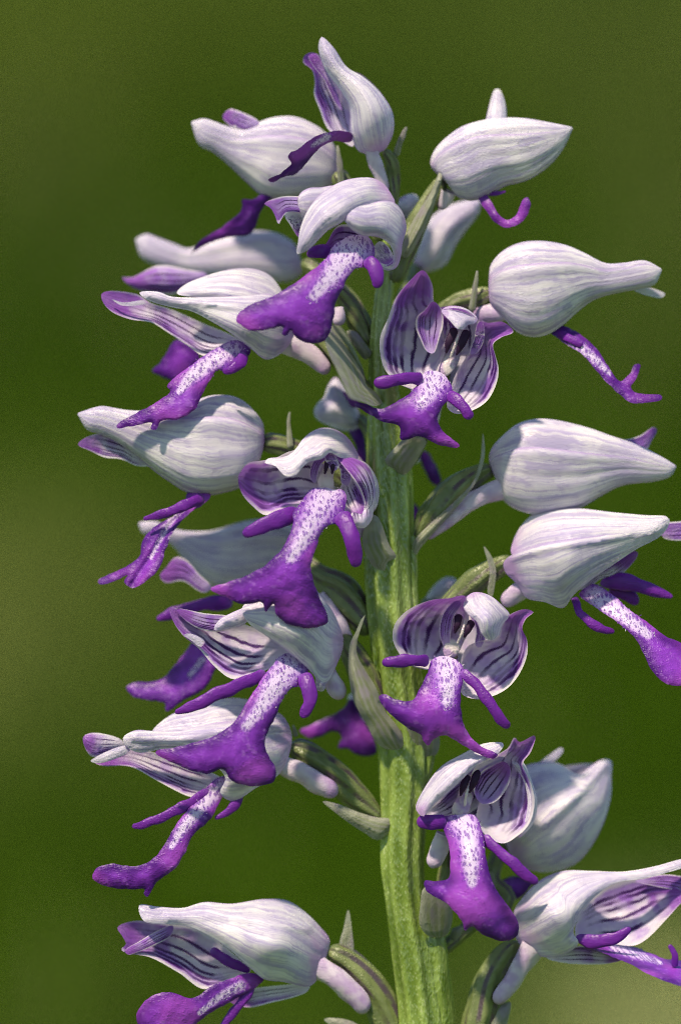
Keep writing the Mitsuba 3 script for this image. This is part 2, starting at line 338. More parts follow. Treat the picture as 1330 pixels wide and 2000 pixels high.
SEED = [0]
SHEET = {}
def sheet(outline, d, dome=0.0, th=0.22, puff=0.0, h=6.0, axis=None, inner=False, power=0.7, ruffle=0.1, white=None, groove=None, edge_fold=0.0, curl=0.0, ragged=0.0, flip=False, crease=0.16):
    """A petal or lip: an outline with its own curved depth (d), hollow or bulge (dome, mm) and thickness (th, puff, mm)."""
    SEED[0] += 1
    pg = Polygon(np.asarray(outline, float)).buffer(0)
    V, F, ne, poly = flat_mesh(outline, ragged=ragged, h=max(1.5, min(h, pg.area / pg.length * 0.55)))
    Z = depth_at(V, d)
    hp = inflate(V, F, np.arange(ne))
    hmax = max(hp.max(), 1e-6)
    hn = hp / hmax
    Z = Z + dome * hn ** power
    if ruffle:
        q = np.c_[V / 42.0, np.full(len(V), SEED[0] * 3.7)]
        Z = Z + ruffle * 2 * (meshkit.fbm(q, octaves=2, seed=SEED[0]) - 0.5)
    if edge_fold:
        Z = Z + edge_fold * np.exp(-np.sqrt(hp) / 6)
    if groove is not None:                                  # a keel or fold along a line: (points, width, depth in mm)
        line = shapely.LineString(spline(groove[0], step=4))
        dist = shapely.distance(shapely.points(V), line)
        Z = Z + groove[2] * np.exp(-(dist / groove[1]) ** 2)
    t = (th / 2) * np.clip(np.sqrt(hp) / 7, 0.35, 1) + puff * np.minimum(np.sqrt(hp) / 30, 1)
    if axis is None and curl:
        ed = shapely.distance(shapely.points(V), poly.exterior)
        Z = Z - curl * np.exp(-(ed / 16) ** 1.5) + 0.11 * 2 * (meshkit.fbm(np.c_[V / 22.0, np.full(len(V), SEED[0] * 1.9)], octaves=3, seed=SEED[0] + 3) - 0.5)
    if axis is None:                                        # a lip: u = how white, v = distance from the edge
        ed = shapely.distance(shapely.points(V), poly.exterior)
        v = 0.95 * np.clip(ed / 34, 0, 1) + 4e-5 * (V[:, 0] - V[:, 0].min())
        u = 4e-5 * (V[:, 1] - V[:, 1].min())
        if white:
            w = spline([(*q[:2], q[2]) for q in white], n=60)
            dd = np.linalg.norm(V[:, None] - w[None, :, :2], axis=2) / (w[:, 2] * np.linspace(1.15, 0.55, 60))[None]
            u = u + 0.92 * np.exp(-np.minimum(dd.min(1) / 1.2, 3) ** 2)
    else:
        a, b = np.array(axis[:2], float), np.array(axis[2:], float)
        e = (b - a) / np.linalg.norm(b - a)
        s, q = (V - a) @ e, (V - a) @ np.array([-e[1], e[0]])
        o = np.array(shapely.segmentize(poly.exterior, 2.0).coords)
        os_, oq = (o - a) @ e, (o - a) @ np.array([-e[1], e[0]])
        s0, s1 = os_.min(), os_.max()
        bins = np.linspace(s0, s1, 41)
        idx = np.clip(np.digitize(os_, bins) - 1, 0, 39)
        lo, hi = np.array([oq[idx == i].min() if (idx == i).any() else np.nan for i in range(40)]), np.array([oq[idx == i].max() if (idx == i).any() else np.nan for i in range(40)])
        mid = (bins[1:] + bins[:-1]) / 2
        ok = ~np.isnan(lo)
        lo, hi = np.interp(s, mid[ok], lo[ok]), np.interp(s, mid[ok], hi[ok])
        u, v = np.clip((q - lo) / np.maximum(hi - lo, 4), 0, 1), (s - s0) / (s1 - s0)
    SHEET['V'], SHEET['Z'], SHEET['u'] = V, Z + t, u
    if axis is not None and crease:
        Z = Z + 2 * crease * np.minimum(np.sqrt(hp) / 12, 1) * (meshkit.fbm(np.c_[u * 9, v * 1.8, np.full(len(V), SEED[0] * 6.1)], octaves=2, seed=SEED[0] + 5) - 0.5)
    if flip:
        u = 1 - u
    A, B = P(V[:, 0], V[:, 1], Z + t), P(V[:, 0], V[:, 1], Z - t)
    uv = np.stack([u, v], -1)
    n = len(V)
    e = np.sort(np.vstack([F[:, [0, 1]], F[:, [1, 2]], F[:, [2, 0]]]), axis=1)
    e, c = np.unique(e, axis=0, return_counts=True)
    e = e[c == 1]
    rim = np.stack([2 * n + e[:, 0], 2 * n + e[:, 1], 3 * n + e[:, 1], 3 * n + e[:, 0]], -1)
    off = np.array([0.0 if axis is None else 2.0, 0])
    fu, bu = (uv + off, uv) if inner else (uv, uv + off)
    return (np.vstack([A, B, A, B]), np.vstack([F, F[:, ::-1] + n, tri(rim)])), np.vstack([fu, bu, uv, uv])

def hood(base, top, bot, tip, d, wide=0.7, seam=(25, 15, 8), open_near=-86, open_far=-86, n=56):
    """Three overlapping sepals closed into a helmet: profile above (top) and below (bot), depth d = (at base, at tip)."""
    A = spline([base] + list(top) + [tip], n=200)
    B = spline([base] + list(bot) + [tip], n=200)
    t = np.linspace(0, 1, n) ** 1.0
    t = 0.5 * (1 - np.cos(np.pi * t)) * 0.6 + 0.4 * t
    k = np.linspace(0, 1, 200)
    A, B = (np.stack([np.interp(t, k, X[:, c]) for c in (0, 1)], 1) for X in (A, B))
    C, H = (A + B) / 2, (A - B) / 2
    hl = np.linalg.norm(H, axis=1)
    hl = np.maximum(hl, 1.0)
    D = d[0] + (d[1] - d[0]) * t
    W = wide * hl * WIDE / 1330 * 1000
    sm = np.interp(t, np.linspace(0, 1, len(seam)), seam)
    SEED[0] += 1
    parts = []
    for which in ('far', 'top', 'near'):
        lo, hi = {'near': (np.full(n, float(open_near)), sm + 3), 'top': (sm - 6, 180 - sm + 6), 'far': (180 - sm - 3, np.full(n, 180.0 - open_far))}[which]
        m = 44
        f = np.linspace(0, 1, m)
        ang = np.radians(lo[:, None] + (hi - lo)[:, None] * f[None])
        s, c = np.sin(ang), np.cos(ang)
        g = np.ones((n, m))
        if which != 'top':                                   # the lateral sepals' upper margins stand a little proud
            rise = np.abs(ang - (np.radians(hi if which == 'near' else lo))[:, None])
            mid = np.sin(np.pi * np.clip(t, 0, 1) ** 0.8)[:, None]
            g = 1.0 + 0.02 * mid + 0.11 * np.exp(-((rise - 0.10) / 0.15) ** 2) * mid - 0.03 * np.exp(-((rise - 0.55) / 0.25) ** 2) * mid
        else:
            g = g - 0.15 * np.exp(-(np.minimum(f, 1 - f)[None] / 0.17) ** 2) + 0.03 * np.exp(-((f - 0.5)[None] / 0.06) ** 2)
        fq = np.stack([np.broadcast_to(t[:, None] * 1.6, s.shape), np.broadcast_to(f[None] * 9, s.shape), np.full(s.shape, SEED[0] * 5.1)], -1)
        g = g + 0.10 * (meshkit.fbm(fq, octaves=2, seed=SEED[0] + 9) - 0.5)
        q = np.stack([np.broadcast_to(t[:, None] * 5, s.shape), ang * 1.3, np.full(s.shape, SEED[0] * 2.3)], -1)
        g = g + 0.05 * (meshkit.fbm(q, octaves=2, seed=SEED[0]) - 0.5)
        X = C[:, None] + H[:, None] * (s * g)[..., None]
        Z = D[:, None] + W[:, None] * c * g
        G = P(X[..., 0], X[..., 1], Z)
        u, v = np.broadcast_to(f[None], (n, m)), np.broadcast_to(t[:, None], (n, m))
        N = np.cross(np.gradient(G, axis=1), np.gradient(G, axis=0))
        out = G - P(C[:, 0], C[:, 1], D)[:, None]
        parts.append(shell(G, 0.00018, u, v, flip=(N * out).sum() < 0))
    return parts

# ------------------------------------------------------------------ keys and names
def numbered(key):
    k, i = key, 0
    while k in scene or any(q.startswith(k + '__') for q in scene):
        i += 1
        k = f'{key}_{i:03d}'
    return k

def add(parent, name, made, material):
    mesh, uv = made
    scene[numbered(f'{parent}__{name}')] = mikit.ply(mesh, material, smooth=True, uv=uv)

labels['orchid'] = {'label': 'flowering orchid spike with white hooded purple-lipped flowers on a ribbed green stem', 'category': 'orchid'}
PART = 'orchid'

class Flower:
    def __init__(self, label):
        self.key = f'orchid__flower_{Flower.n:03d}' if Flower.n else 'orchid__flower'
        Flower.n += 1
        labels[self.key] = {'label': label}
    def hood(self, *a, **k):
        for made in hood(*a, **k):
            add(self.key, 'sepal', made, 'tepal')
    def sepal(self, *a, **k): add(self.key, 'sepal', sheet(*a, **k), 'tepal')
    def petal(self, *a, **k): add(self.key, 'petal', sheet(*a, **k), 'petal_skin')
    def lip(self, outline, d, white=None, puff=0.34, **k): add(self.key, 'lip', sheet(outline, d, white=white, th=0.24, puff=0.2 * puff, h=k.pop('h', 3.6), ragged=k.pop('ragged', 2.6), curl=k.pop('curl', 0.10), **k), 'lip_skin'); self.hairs() if white else None
    def hairs(self):
        V, Z, u = SHEET['V'], SHEET['Z'], SHEET['u']
        rng = np.random.default_rng(SEED[0])
        ok = np.flatnonzero((u > 0.12) & (u < 0.97))
        pick = rng.choice(ok, min(len(ok), 60 + len(ok) // 3), replace=False)
        xy = V[pick] + rng.uniform(-2, 2, (len(pick), 2))
        foot = P(xy[:, 0], xy[:, 1], Z[pick] - 0.02)
        d = np.array([0, -1, 0.25]) + rng.normal(0, 0.45, (len(pick), 3))
        d /= np.linalg.norm(d, axis=1, keepdims=True)
        L = rng.uniform(0.10, 0.26, len(pick))[:, None] * 1e-3
        a = np.cross(d, [1, 0, 0.3]); a /= np.linalg.norm(a, axis=1, keepdims=True)
        b = np.cross(d, a)
        r = rng.uniform(0.022, 0.036, len(pick))[:, None] * 1e-3
        rows = [foot + r * (np.cos(q) * a + np.sin(q) * b) for q in (0, 1.571, 3.142, 4.712)] + [foot + 0.75 * L * d + 0.7 * r * (np.cos(q) * a + np.sin(q) * b) for q in (0, 1.571, 3.142, 4.712)] + [foot + L * d]
        v = np.stack(rows, 1)
        f = np.array([[i, (i + 1) % 4, 4 + (i + 1) % 4] for i in range(4)] + [[i, 4 + (i + 1) % 4, 4 + i] for i in range(4)] + [[4 + i, 4 + (i + 1) % 4, 8] for i in range(4)])
        f = (np.arange(len(pick))[:, None, None] * 9 + f[None]).reshape(-1, 3)
        c = np.where(rng.random(len(pick))[:, None] < 0.62, np.array([[0.13, 0.02, 0.33]]), np.array([[0.62, 0.56, 0.70]]))
        key = numbered(self.key + '__lip_hairs')
        scene[key] = mikit.ply((v.reshape(-1, 3), f), 'hair_skin', smooth=True, color=np.repeat(c, 9, 0))
        labels[key] = {'label': 'short hairs on the pale middle of the lip', 'kind': 'stuff'}
    def arm(self, *pts, flat=0.42): add(self.key, 'lip_arm', tube([(*q[:3], q[3] * (1.0 - 0.14 * i / len(pts))) for i, q in enumerate(pts)], flat=flat, bumpy=0.32), 'arm_skin')
    def spur(self, *pts, flat=0.8): add(self.key, 'spur', tube([(*q[:3], q[3] * (1.0 - 0.22 * i / len(pts))) for i, q in enumerate(pts)], flat=flat, ends=2, bumpy=0.25), 'spur_skin')
    def ovary(self, *pts): add(self.key, 'ovary', tube(pts, m=36, ribs=6, rib=0.10, twist=1.6), 'ovary_skin')
    def column(self, *pts, flat=0.35): add(self.key, 'column', tube([(q[0], q[1], q[2] - 0.5, 0.8 * q[3]) for q in pts], flat=flat, bumpy=0.4), 'column_skin')
    def anther(self, *pts): add(self.key, 'anther', tube(pts, flat=0.6, n=20), 'anther_skin')
Flower.n = 0
def bract(outline, d, axis, **k): add('orchid', 'bract', sheet(outline, d, axis=axis, th=0.2, **k), 'bract_skin')
def thorn(*pts): add('orchid', 'bract', tube(pts, flat=0.5), 'bract_skin')

# ------------------------------------------------------------------ the stem
add('orchid', 'stem', tube([(768, 372, -1.2, 9), (764, 450, -1, 13), (752, 560, -0.5, 17), (744, 640, 0, 20), (744, 720, 0, 27), (752, 820, 0, 36), (757, 900, 0, 40), (761, 1000, 0, 43),
     (763, 1100, 0, 46), (766, 1200, 0, 46), (772, 1320, 0, 42), (784, 1420, 0, 46), (790, 1490, 0, 47), (787, 1600, 0, 43), (784, 1680, 0, 42), (790, 1760, 0, 39), (800, 1830, 0, 40),
     (813, 1920, 0, 42), (824, 2010, 0, 44), (836, 2150, 0, 50), (840, 3000, 0, 62), (820, 6000, 0, 75), (800, 10100, 0, 85)], m=72, n=900, ribs=9, rib=0.06, twist=0.02), 'stem_skin')
def rib(*p): add('orchid', 'stem__rib', tube(p, flat=0.9, n=60), 'stem_skin')
rib((838, 1780, 0.2, 16), (842, 1830, 0.1, 27), (848, 1900, 0, 32), (858, 2010, -0.2, 32), (868, 2300, -0.3, 22))
rib((716, 1085, 0.3, 7), (723, 1160, 0.5, 9), (731, 1240, 0.6, 9), (737, 1330, 0.6, 8), (746, 1410, 0.4, 6))
rib((806, 1045, 0.3, 7), (806, 1110, 0.4, 10), (807, 1180, 0.2, 10), (812, 1260, 0, 8), (822, 1360, -0.2, 8), (838, 1450, 0.2, 16), (828, 1530, 0.2, 10), (822, 1620, 0, 6))

# ------------------------------------------------------------------ flowers, from the top of the spike down
f = Flower('topmost flower, its pointed hood standing upright and open to the left')
f.sepal([(628, 71), (651, 91), (677, 129), (711, 150), (745, 182), (767, 219), (769, 253), (760, 279), (748, 294), (726, 300), (700, 294), (685, 260), (683, 215), (666, 178), (636, 136), (622, 91)],
        [(628, 71, 1.5), (700, 200, 1), (735, 295, 0), (640, 136, 1.2)], dome=2.6, axis=(738, 298, 628, 71))
f.sepal([(690, 140), (730, 165), (762, 212), (764, 250), (745, 285), (715, 290), (680, 250), (660, 180)], -1.2, dome=-2.0, axis=(735, 295, 640, 100), inner=True)
f.sepal([(594, 108), (609, 101), (628, 110), (650, 150), (680, 200), (692, 260), (690, 285), (660, 268), (639, 249), (624, 212), (613, 182), (615, 159), (609, 135), (592, 121)],
        [(600, 110, 0.4), (640, 200, -0.4), (685, 270, -0.5), (675, 190, -1.2)], dome=-0.8, axis=(690, 285, 598, 105), inner=True)
f.petal([(602, 108), (618, 104), (634, 132), (655, 170), (668, 215), (655, 200), (630, 150), (612, 128)], [(610, 112, 0.9), (660, 200, 0.3)], axis=(668, 215, 606, 106), inner=True)
f.lip([(688, 262), (668, 254), (640, 258), (621, 262), (600, 276), (578, 292), (568, 296), (563, 305), (570, 318), (560, 328), (540, 342), (523, 350), (530, 355), (557, 343), (580, 338), (600, 316), (622, 290), (650, 275), (685, 276)],
      [(685, 268, 1), (640, 265, 2.8), (590, 300, 3.4), (525, 350, 3.2)], white=[(640, 266, 5), (610, 284, 6)], puff=0.3, h=4)
f.spur((725, 290, 0.4, 15), (735, 325, 0.2, 14), (748, 362, 0, 12), (752, 385, -0.3, 9))
f.ovary((752, 292, -0.4, 8), (764, 315, -0.8, 13), (768, 350, -1.0, 13), (768, 400, -1.0, 11))
thorn((772, 306, -1, 7), (780, 280, -0.6, 6), (789, 258, -0.4, 5), (794, 247, -0.3, 2))

f = Flower('upper left flower with a pale striped hood pointing left and slightly up')
f.hood((660, 330), [(652, 288), (628, 258), (605, 244), (576, 233), (538, 232), (500, 243), (474, 253), (440, 247), (399, 233)], [(655, 350), (632, 367), (591, 378), (545, 385), (515, 378), (485, 352), (451, 321), (418, 295), (391, 281)], (375, 238),
       (-3.5, -2.5), wide=0.7, seam=(35, 30, 20, 5))
f.petal([(435, 227), (448, 212), (470, 217), (506, 238), (490, 252), (455, 248)], [(440, 225, -2.6), (500, 240, -2.2)], axis=(506, 240, 440, 218), inner=True)
f.lip([(535, 378), (512, 408), (500, 441), (486, 458), (448, 462), (395, 480), (372, 496), (388, 472), (436, 441), (474, 404), (472, 388), (493, 388), (515, 378)], [(525, 380, -2.4), (480, 440, -3.4), (390, 480, -3.8)], white=None)
f.ovary((655, 335, -1.4, 16), (672, 358, -1.6, 17), (705, 400, -1.6, 15), (745, 470, -1.2, 12))
thorn((666, 362, -0.6, 7), (664, 325, -0.3, 6), (661, 300, -0.2, 4), (659, 283, -0.2, 2))

f = Flower('upper right flower with a plump white hood pointing right, a slim purple lip curling up under it')
f.sepal([(945, 245), (949, 232), (956, 202), (966, 174), (974, 172), (984, 190), (989, 221), (987, 250), (965, 262)], [(966, 240, -1.5), (970, 175, -2.5)], dome=0.4, axis=(966, 255, 970, 171))
f.hood((862, 345), [(843, 322), (846, 303), (861, 282), (899, 253), (937, 240), (984, 234), (1031, 234), (1070, 240)], [(880, 358), (892, 380), (922, 388), (951, 378), (984, 359), (1027, 347), (1069, 321), (1098, 288)], (1117, 249),
       (-0.5, 0.5), wide=0.7, seam=(50, 35, 20, 12))
f.lip([(930, 378), (945, 374), (958, 392), (975, 418), (988, 428), (1003, 424), (1014, 408), (1020, 390), (1030, 384), (1036, 396), (1028, 420), (1012, 438), (990, 444), (970, 436), (950, 412)],
      [(938, 378, 0.2), (970, 420, 1.0), (1005, 432, 1.2), (1028, 390, 1.4)], puff=0.3, h=3.5)
f.arm((952, 378, 0, 5), (968, 377, 0.3, 4.5), (988, 373, 0.5, 2.5))
f.spur((876, 372, -0.5, 17), (868, 392, -0.8, 15), (858, 408, -1, 11))
f.ovary((866, 350, -0.8, 12), (842, 385, -0.9, 17), (818, 430, -0.8, 20), (790, 490, -0.5, 20), (768, 550, -0.2, 16))
bract([(864, 318), (863, 349), (849, 396), (826, 453), (793, 503), (783, 496), (788, 470), (809, 425), (842, 373), (856, 338)], [(864, 318, 0.6), (830, 430, 0.8), (788, 498, 0.8)], axis=(788, 500, 864, 318), dome=0.5, groove=([(858, 350), (836, 410), (795, 490)], 5, 0.3))

f = Flower('small blurred pale flower behind the spike below the upper right hood')
f.sepal([(937, 391), (908, 391), (866, 406), (833, 434), (818, 481), (808, 520), (818, 530), (842, 529), (870, 516), (890, 478), (913, 445), (935, 415)], -8.5, dome=1.8, axis=(815, 525, 937, 391))
f.sepal([(937, 393), (908, 395), (866, 410), (835, 438), (820, 481), (812, 518), (842, 526), (870, 512), (890, 475), (913, 443)], -9, dome=-1.6, axis=(815, 525, 937, 391))
f.ovary((815, 520, -8.5, 12), (800, 560, -6, 14), (770, 620, -2, 12))

f = Flower('bright white bud-like hood peeping out just right of the upper front flower')
f.sepal([(770, 410), (780, 388), (800, 378), (814, 380), (818, 394), (806, 424), (786, 424)], -3.5, dome=1.3, axis=(780, 420, 812, 380))
f.ovary((790, 415, -4, 12), (785, 450, -3, 12), (770, 500, -1.5, 12))

f = Flower('upper front flower with an arching white hood and a broad spotted lip spread to the lower left')
f.sepal([(583, 382), (601, 367), (626, 365), (655, 362), (680, 380), (650, 430), (620, 450), (590, 425)], [(590, 385, 4.8), (650, 370, 3.5), (620, 440, 4)], dome=0.8, axis=(670, 370, 585, 385))
f.petal([(516, 397), (550, 383), (586, 382), (622, 381), (612, 402), (596, 422), (580, 415), (559, 416), (550, 427), (544, 438), (537, 420), (528, 405)], [(516, 397, 6.4), (560, 395, 5.2), (544, 436, 6), (615, 390, 4.3)], axis=(620, 390, 516, 398), inner=True, ruffle=0.35)
f.sepal([(556, 418), (585, 414), (600, 425), (596, 470), (582, 462), (568, 441)], [(560, 420, 5.4), (590, 450, 4.4)], dome=-0.4, axis=(600, 410, 580, 465), inner=True)
f.sepal([(580, 495), (582, 473), (588, 440), (602, 408), (622, 382), (646, 364), (671, 352), (701, 346), (728, 347), (750, 359), (764, 378), (771, 396), (735, 400), (700, 412), (680, 425), (661, 438), (640, 450), (622, 468), (601, 488)],
        [(580, 494, 7.6), (605, 420, 6.4), (640, 440, 7.6), (700, 347, 3.2), (690, 400, 6.4), (765, 385, 3.0)], dome=1.3, axis=(770, 398, 580, 495), groove=([(588, 470), (640, 395), (720, 368)], 16, 0.5))
f.petal([(640, 470), (660, 440), (690, 440), (720, 462), (728, 490), (700, 500), (660, 495), (630, 490)], 4.3, dome=-0.6, axis=(720, 480, 635, 480), inner=True)
f.sepal([(676, 412), (680, 401), (692, 396), (716, 397), (749, 391), (770, 395), (786, 413), (794, 443), (786, 476), (783, 500), (774, 522), (757, 528), (742, 521), (739, 512), (757, 516), (768, 504), (763, 480), (749, 467), (731, 461), (710, 460), (692, 452), (680, 440), (671, 426)],
        [(676, 412, 7.4), (750, 392, 4.6), (790, 440, 3.6), (700, 455, 7.2), (765, 490, 5.6), (750, 524, 5.2)], dome=1.5, axis=(788, 440, 674, 415), groove=None)
f.sepal([(730, 482), (742, 470), (757, 480), (768, 498), (768, 512), (755, 520), (740, 516), (732, 500)], [(735, 480, 4.4), (750, 515, 5.3)], dome=-0.9, axis=(738, 478, 762, 515), inner=True)
f.lip([(668, 468), (690, 458), (718, 462), (731, 480), (732, 500), (722, 512), (711, 520), (698, 522), (683, 536), (668, 566), (656, 591), (651, 621), (642, 652), (629, 668), (601, 670), (577, 658), (569, 644), (560, 655), (550, 652), (553, 639), (529, 642), (496, 646),
       (475, 639), (462, 627), (466, 612), (490, 594), (529, 579), (556, 564), (580, 549), (604, 531), (628, 512), (640, 500), (648, 482)],
      [(700, 462, 5.0), (690, 500, 6.6), (640, 545, 8.6), (600, 600, 9.2), (480, 620, 8.8), (620, 660, 8.6), (560, 630, 9.3)], white=[(698, 466, 30), (672, 500, 26), (645, 540, 20), (612, 578, 16)], puff=0.5)
f.arm((650, 492, 5.8, 12), (630, 490, 6.2, 13), (612, 493, 6.2, 11), (600, 499, 6.0, 8))
f.arm((712, 508, 6.6, 15), (730, 520, 7.0, 16), (738, 545, 7.2, 15), (733, 562, 7.2, 12))
f.spur((660, 600, 0.8, 10), (662, 618, 0.9, 13), (657, 635, 0.9, 12))
f.ovary((655, 555, 0, 12), (675, 585, -0.4, 18), (700, 630, -0.4, 18), (718, 672, 0, 10))
bract([(677, 646), (693, 646), (715, 672), (725, 690), (714, 702), (693, 678)], 0.6, axis=(718, 700, 682, 646), dome=0.4)

f = Flower('blurred left flower with a long white hood and purple underside, behind the left one below it')
f.hood((585, 505), [(575, 480), (543, 460), (504, 454), (454, 461), (399, 477), (368, 488), (336, 477), (309, 467), (285, 459)], [(588, 530), (565, 548), (520, 545), (460, 540), (399, 536), (367, 529), (309, 517), (278, 501)], (266, 467), (-8, -9), wide=0.7, seam=(45, 40, 30, 40))
f.petal([(238, 541), (258, 541), (309, 518), (368, 526), (405, 535), (380, 556), (336, 575), (297, 571), (262, 562)], -5, dome=0.6, axis=(400, 535, 240, 545), inner=True)
f.lip([(297, 723), (313, 708), (328, 682), (344, 664), (383, 682), (388, 702), (356, 735), (336, 743), (317, 736)], [(380, 690, -3), (300, 725, -4.5)], puff=0.4)
f.ovary((590, 510, -4, 14), (630, 540, -3.5, 18), (690, 600, -2, 18), (735, 680, -0.8, 12))

f = Flower('left flower with a creased white hood over a long lilac tip, its bristly purple lip hanging to the lower left')
f.sepal([(198, 574), (211, 568), (270, 575), (293, 590), (336, 604), (395, 630), (454, 655), (480, 672), (430, 686), (399, 695), (364, 673), (328, 649), (297, 630), (250, 622), (215, 606), (200, 587)],
        [(200, 578, 2.2), (300, 610, 1.0), (400, 690, 1.6), (470, 670, 0.6), (400, 635, -0.2)], dome=-0.7, axis=(480, 676, 198, 576), inner=True, ruffle=0.25)
f.sepal([(219, 584), (238, 596), (289, 591), (285, 586), (240, 590)], 2.6, axis=(289, 590, 219, 584), th=0.4)
f.sepal([(345, 572), (360, 556), (399, 539), (446, 526), (493, 524), (524, 535), (546, 560), (570, 620), (520, 610), (430, 585)], [(350, 570, 2.2), (480, 525, 0.3), (560, 590, 0.5), (450, 580, 2.6)], dome=0.9, axis=(565, 610, 345, 572))
f.sepal([(272, 571), (309, 569), (333, 578), (400, 580), (470, 577), (530, 574), (566, 600), (573, 655), (551, 688), (520, 702), (489, 680), (454, 653), (415, 629), (375, 608), (328, 598), (290, 586)],
        [(272, 571, 3.4), (400, 582, 3.2), (540, 578, 1.4), (570, 660, 1.2), (520, 700, 2.8), (400, 620, 3.6), (480, 630, 3.8)], dome=1.1, axis=(572, 640, 272, 571), groove=([(290, 575), (400, 590), (540, 590)], 9, 0.35))
f.lip([(454, 664), (478, 670), (489, 680), (486, 695), (468, 712), (446, 730), (426, 722), (407, 747), (391, 778), (379, 801), (348, 817), (313, 823), (306, 838), (299, 841), (294, 836), (298, 826), (258, 833), (228, 835), (230, 828), (270, 805), (309, 783), (333, 763), (326, 754), (344, 735), (376, 711), (412, 686)],
      [(478, 675, 2.0), (440, 700, 3.0), (380, 760, 3.7), (300, 825, 3.8), (230, 832, 3.4)], white=[(455, 680, 14), (410, 708, 15), (370, 740, 14), (350, 765, 10)], puff=0.5)
f.arm((478, 690, 3.2, 10), (466, 710, 4.0, 11), (450, 722, 4.2, 9), (435, 725, 4.0, 6))
f.spur((535, 650, 0.4, 24), (562, 668, 0.6, 24), (592, 684, 0.5, 22), (620, 704, 0.5, 21), (642, 728, 0.5, 16))
f.ovary((575, 600, -0.3, 14), (620, 640, 0, 20), (660, 690, 0.4, 22), (700, 750, 0.6, 18), (735, 785, 0.4, 10))
bract([(635, 662), (645, 636), (659, 633), (679, 657), (697, 693), (711, 727), (716, 752), (740, 770), (747, 786), (733, 793), (706, 784), (684, 777), (670, 750), (657, 720), (641, 687)], [(645, 640, 1.8), (690, 710, 2.4), (745, 785, 1.4)], axis=(740, 790, 640, 638), dome=0.6)

f = Flower('right front flower facing the viewer, two dark anthers above a star-shaped purple lip')
f.sepal([(826, 527), (844, 554), (848, 590), (866, 606), (878, 640), (872, 680), (858, 715), (850, 752), (820, 766), (795, 757), (779, 750), (752, 722), (742, 686), (743, 656), (758, 620), (773, 581), (800, 548)],
        [(826, 527, 4.6), (745, 680, 4.4), (790, 750, 4.4), (865, 620, 2.6), (855, 730, 2.6), (770, 590, 4.5)], dome=-2.5, edge_fold=0.5, axis=(850, 745, 826, 527), inner=True, power=0.8)
f.petal([(812, 640), (814, 618), (828, 606), (846, 588), (862, 604), (866, 630), (858, 660), (846, 690), (832, 684), (822, 664)], [(845, 595, 4.4), (845, 690, 3.2), (815, 640, 3.6)], dome=-0.7, axis=(845, 690, 845, 592), inner=True)
f.sepal([(862, 606), (876, 602), (890, 601), (914, 607), (932, 624), (940, 650), (925, 690), (880, 690), (862, 650)], [(890, 603, 4.4), (900, 680, 1.6), (935, 640, 2.4), (864, 640, 2.4)], dome=-0.8, axis=(895, 690, 895, 603), inner=True)
f.sepal([(862, 606), (874, 598), (892, 597), (914, 604), (933, 622), (926, 632), (914, 634), (904, 643), (892, 641), (880, 628)], [(892, 598, 2.8), (902, 640, 5.4), (930, 625, 3.2), (864, 606, 4.2)], dome=0.9, axis=(895, 597, 902, 643))
f.sepal([(1003, 648), (982, 628), (951, 630), (940, 625), (931, 645), (924, 676), (905, 705), (890, 730), (878, 765), (873, 795), (890, 808), (921, 802), (951, 783), (968, 753), (974, 722), (967, 692), (963, 672), (980, 658)],
        [(1003, 648, 4.8), (940, 630, 3.6), (885, 790, 4.0), (970, 720, 4.2), (950, 780, 4.4), (890, 720, 2.2)], dome=-2.3, edge_fold=0.5, flip=True, axis=(882, 790, 985, 640), inner=True, power=0.8)
f.petal([(932, 632), (940, 627), (946, 640), (944, 668), (930, 690), (918, 690), (926, 660)], [(940, 628, 4.2), (922, 690, 3.2)], axis=(922, 690, 940, 627), inner=True)
f.sepal([(800, 650), (845, 605), (900, 600), (940, 630), (952, 690), (930, 750), (880, 780), (820, 740)], -0.2, dome=-0.6, axis=(870, 780, 880, 600), inner=True)
f.column((864, 734, 3.2, 18), (874, 712, 3.0, 20), (886, 690, 2.6, 18), (897, 655, 2.2, 22), (900, 640, 2.2, 14))
f.anther((871, 690, 3.5, 1.6), (877, 668, 3.7, 7.38), (889, 640, 3.4, 9))
f.anther((891, 694, 3.5, 1.6), (901, 672, 3.7, 7.38), (913, 644, 3.4, 9))
f.column((879, 698, 3.9, 3), (889, 672, 4.2, 2.6), (899, 644, 3.9, 2))
f.lip([(838, 724), (860, 727), (876, 741), (884, 764), (874, 782), (864, 792), (855, 818), (864, 840), (898, 870), (891, 875), (848, 865), (815, 851), (800, 858), (782, 858), (779, 834), (746, 822), (710, 802), (690, 788), (710, 787), (743, 799), (770, 786), (800, 768), (814, 752), (822, 736)],
      [(850, 728, 3.8), (835, 775, 5.4), (820, 815, 5.8), (695, 790, 4.8), (895, 872, 5.4), (790, 850, 5.0)], white=[(850, 732, 24), (838, 765, 22), (822, 790, 18)], puff=0.4)
f.arm((826, 740, 4.6, 12), (800, 738, 5.2, 12), (765, 743, 5.6, 13), (730, 749, 5.6, 12))
f.arm((874, 768, 4.8, 11), (890, 780, 5.4, 11), (908, 798, 5.8, 12), (920, 818, 5.8, 11))
f.spur((858, 740, 1.5, 14), (850, 800, 0.5, 14), (835, 850, 0.8, 12))
f.ovary((868, 700, 1.0, 16), (850, 780, -0.2, 18), (815, 860, -0.2, 18), (785, 915, 0.4, 14))
bract([(752, 898), (773, 872), (800, 849), (832, 860), (820, 888), (804, 914), (788, 928), (768, 916), (757, 908)], [(755, 898, 2.0), (815, 858, 2.6), (790, 920, 1.4)], axis=(785, 925, 812, 855), dome=0.5)

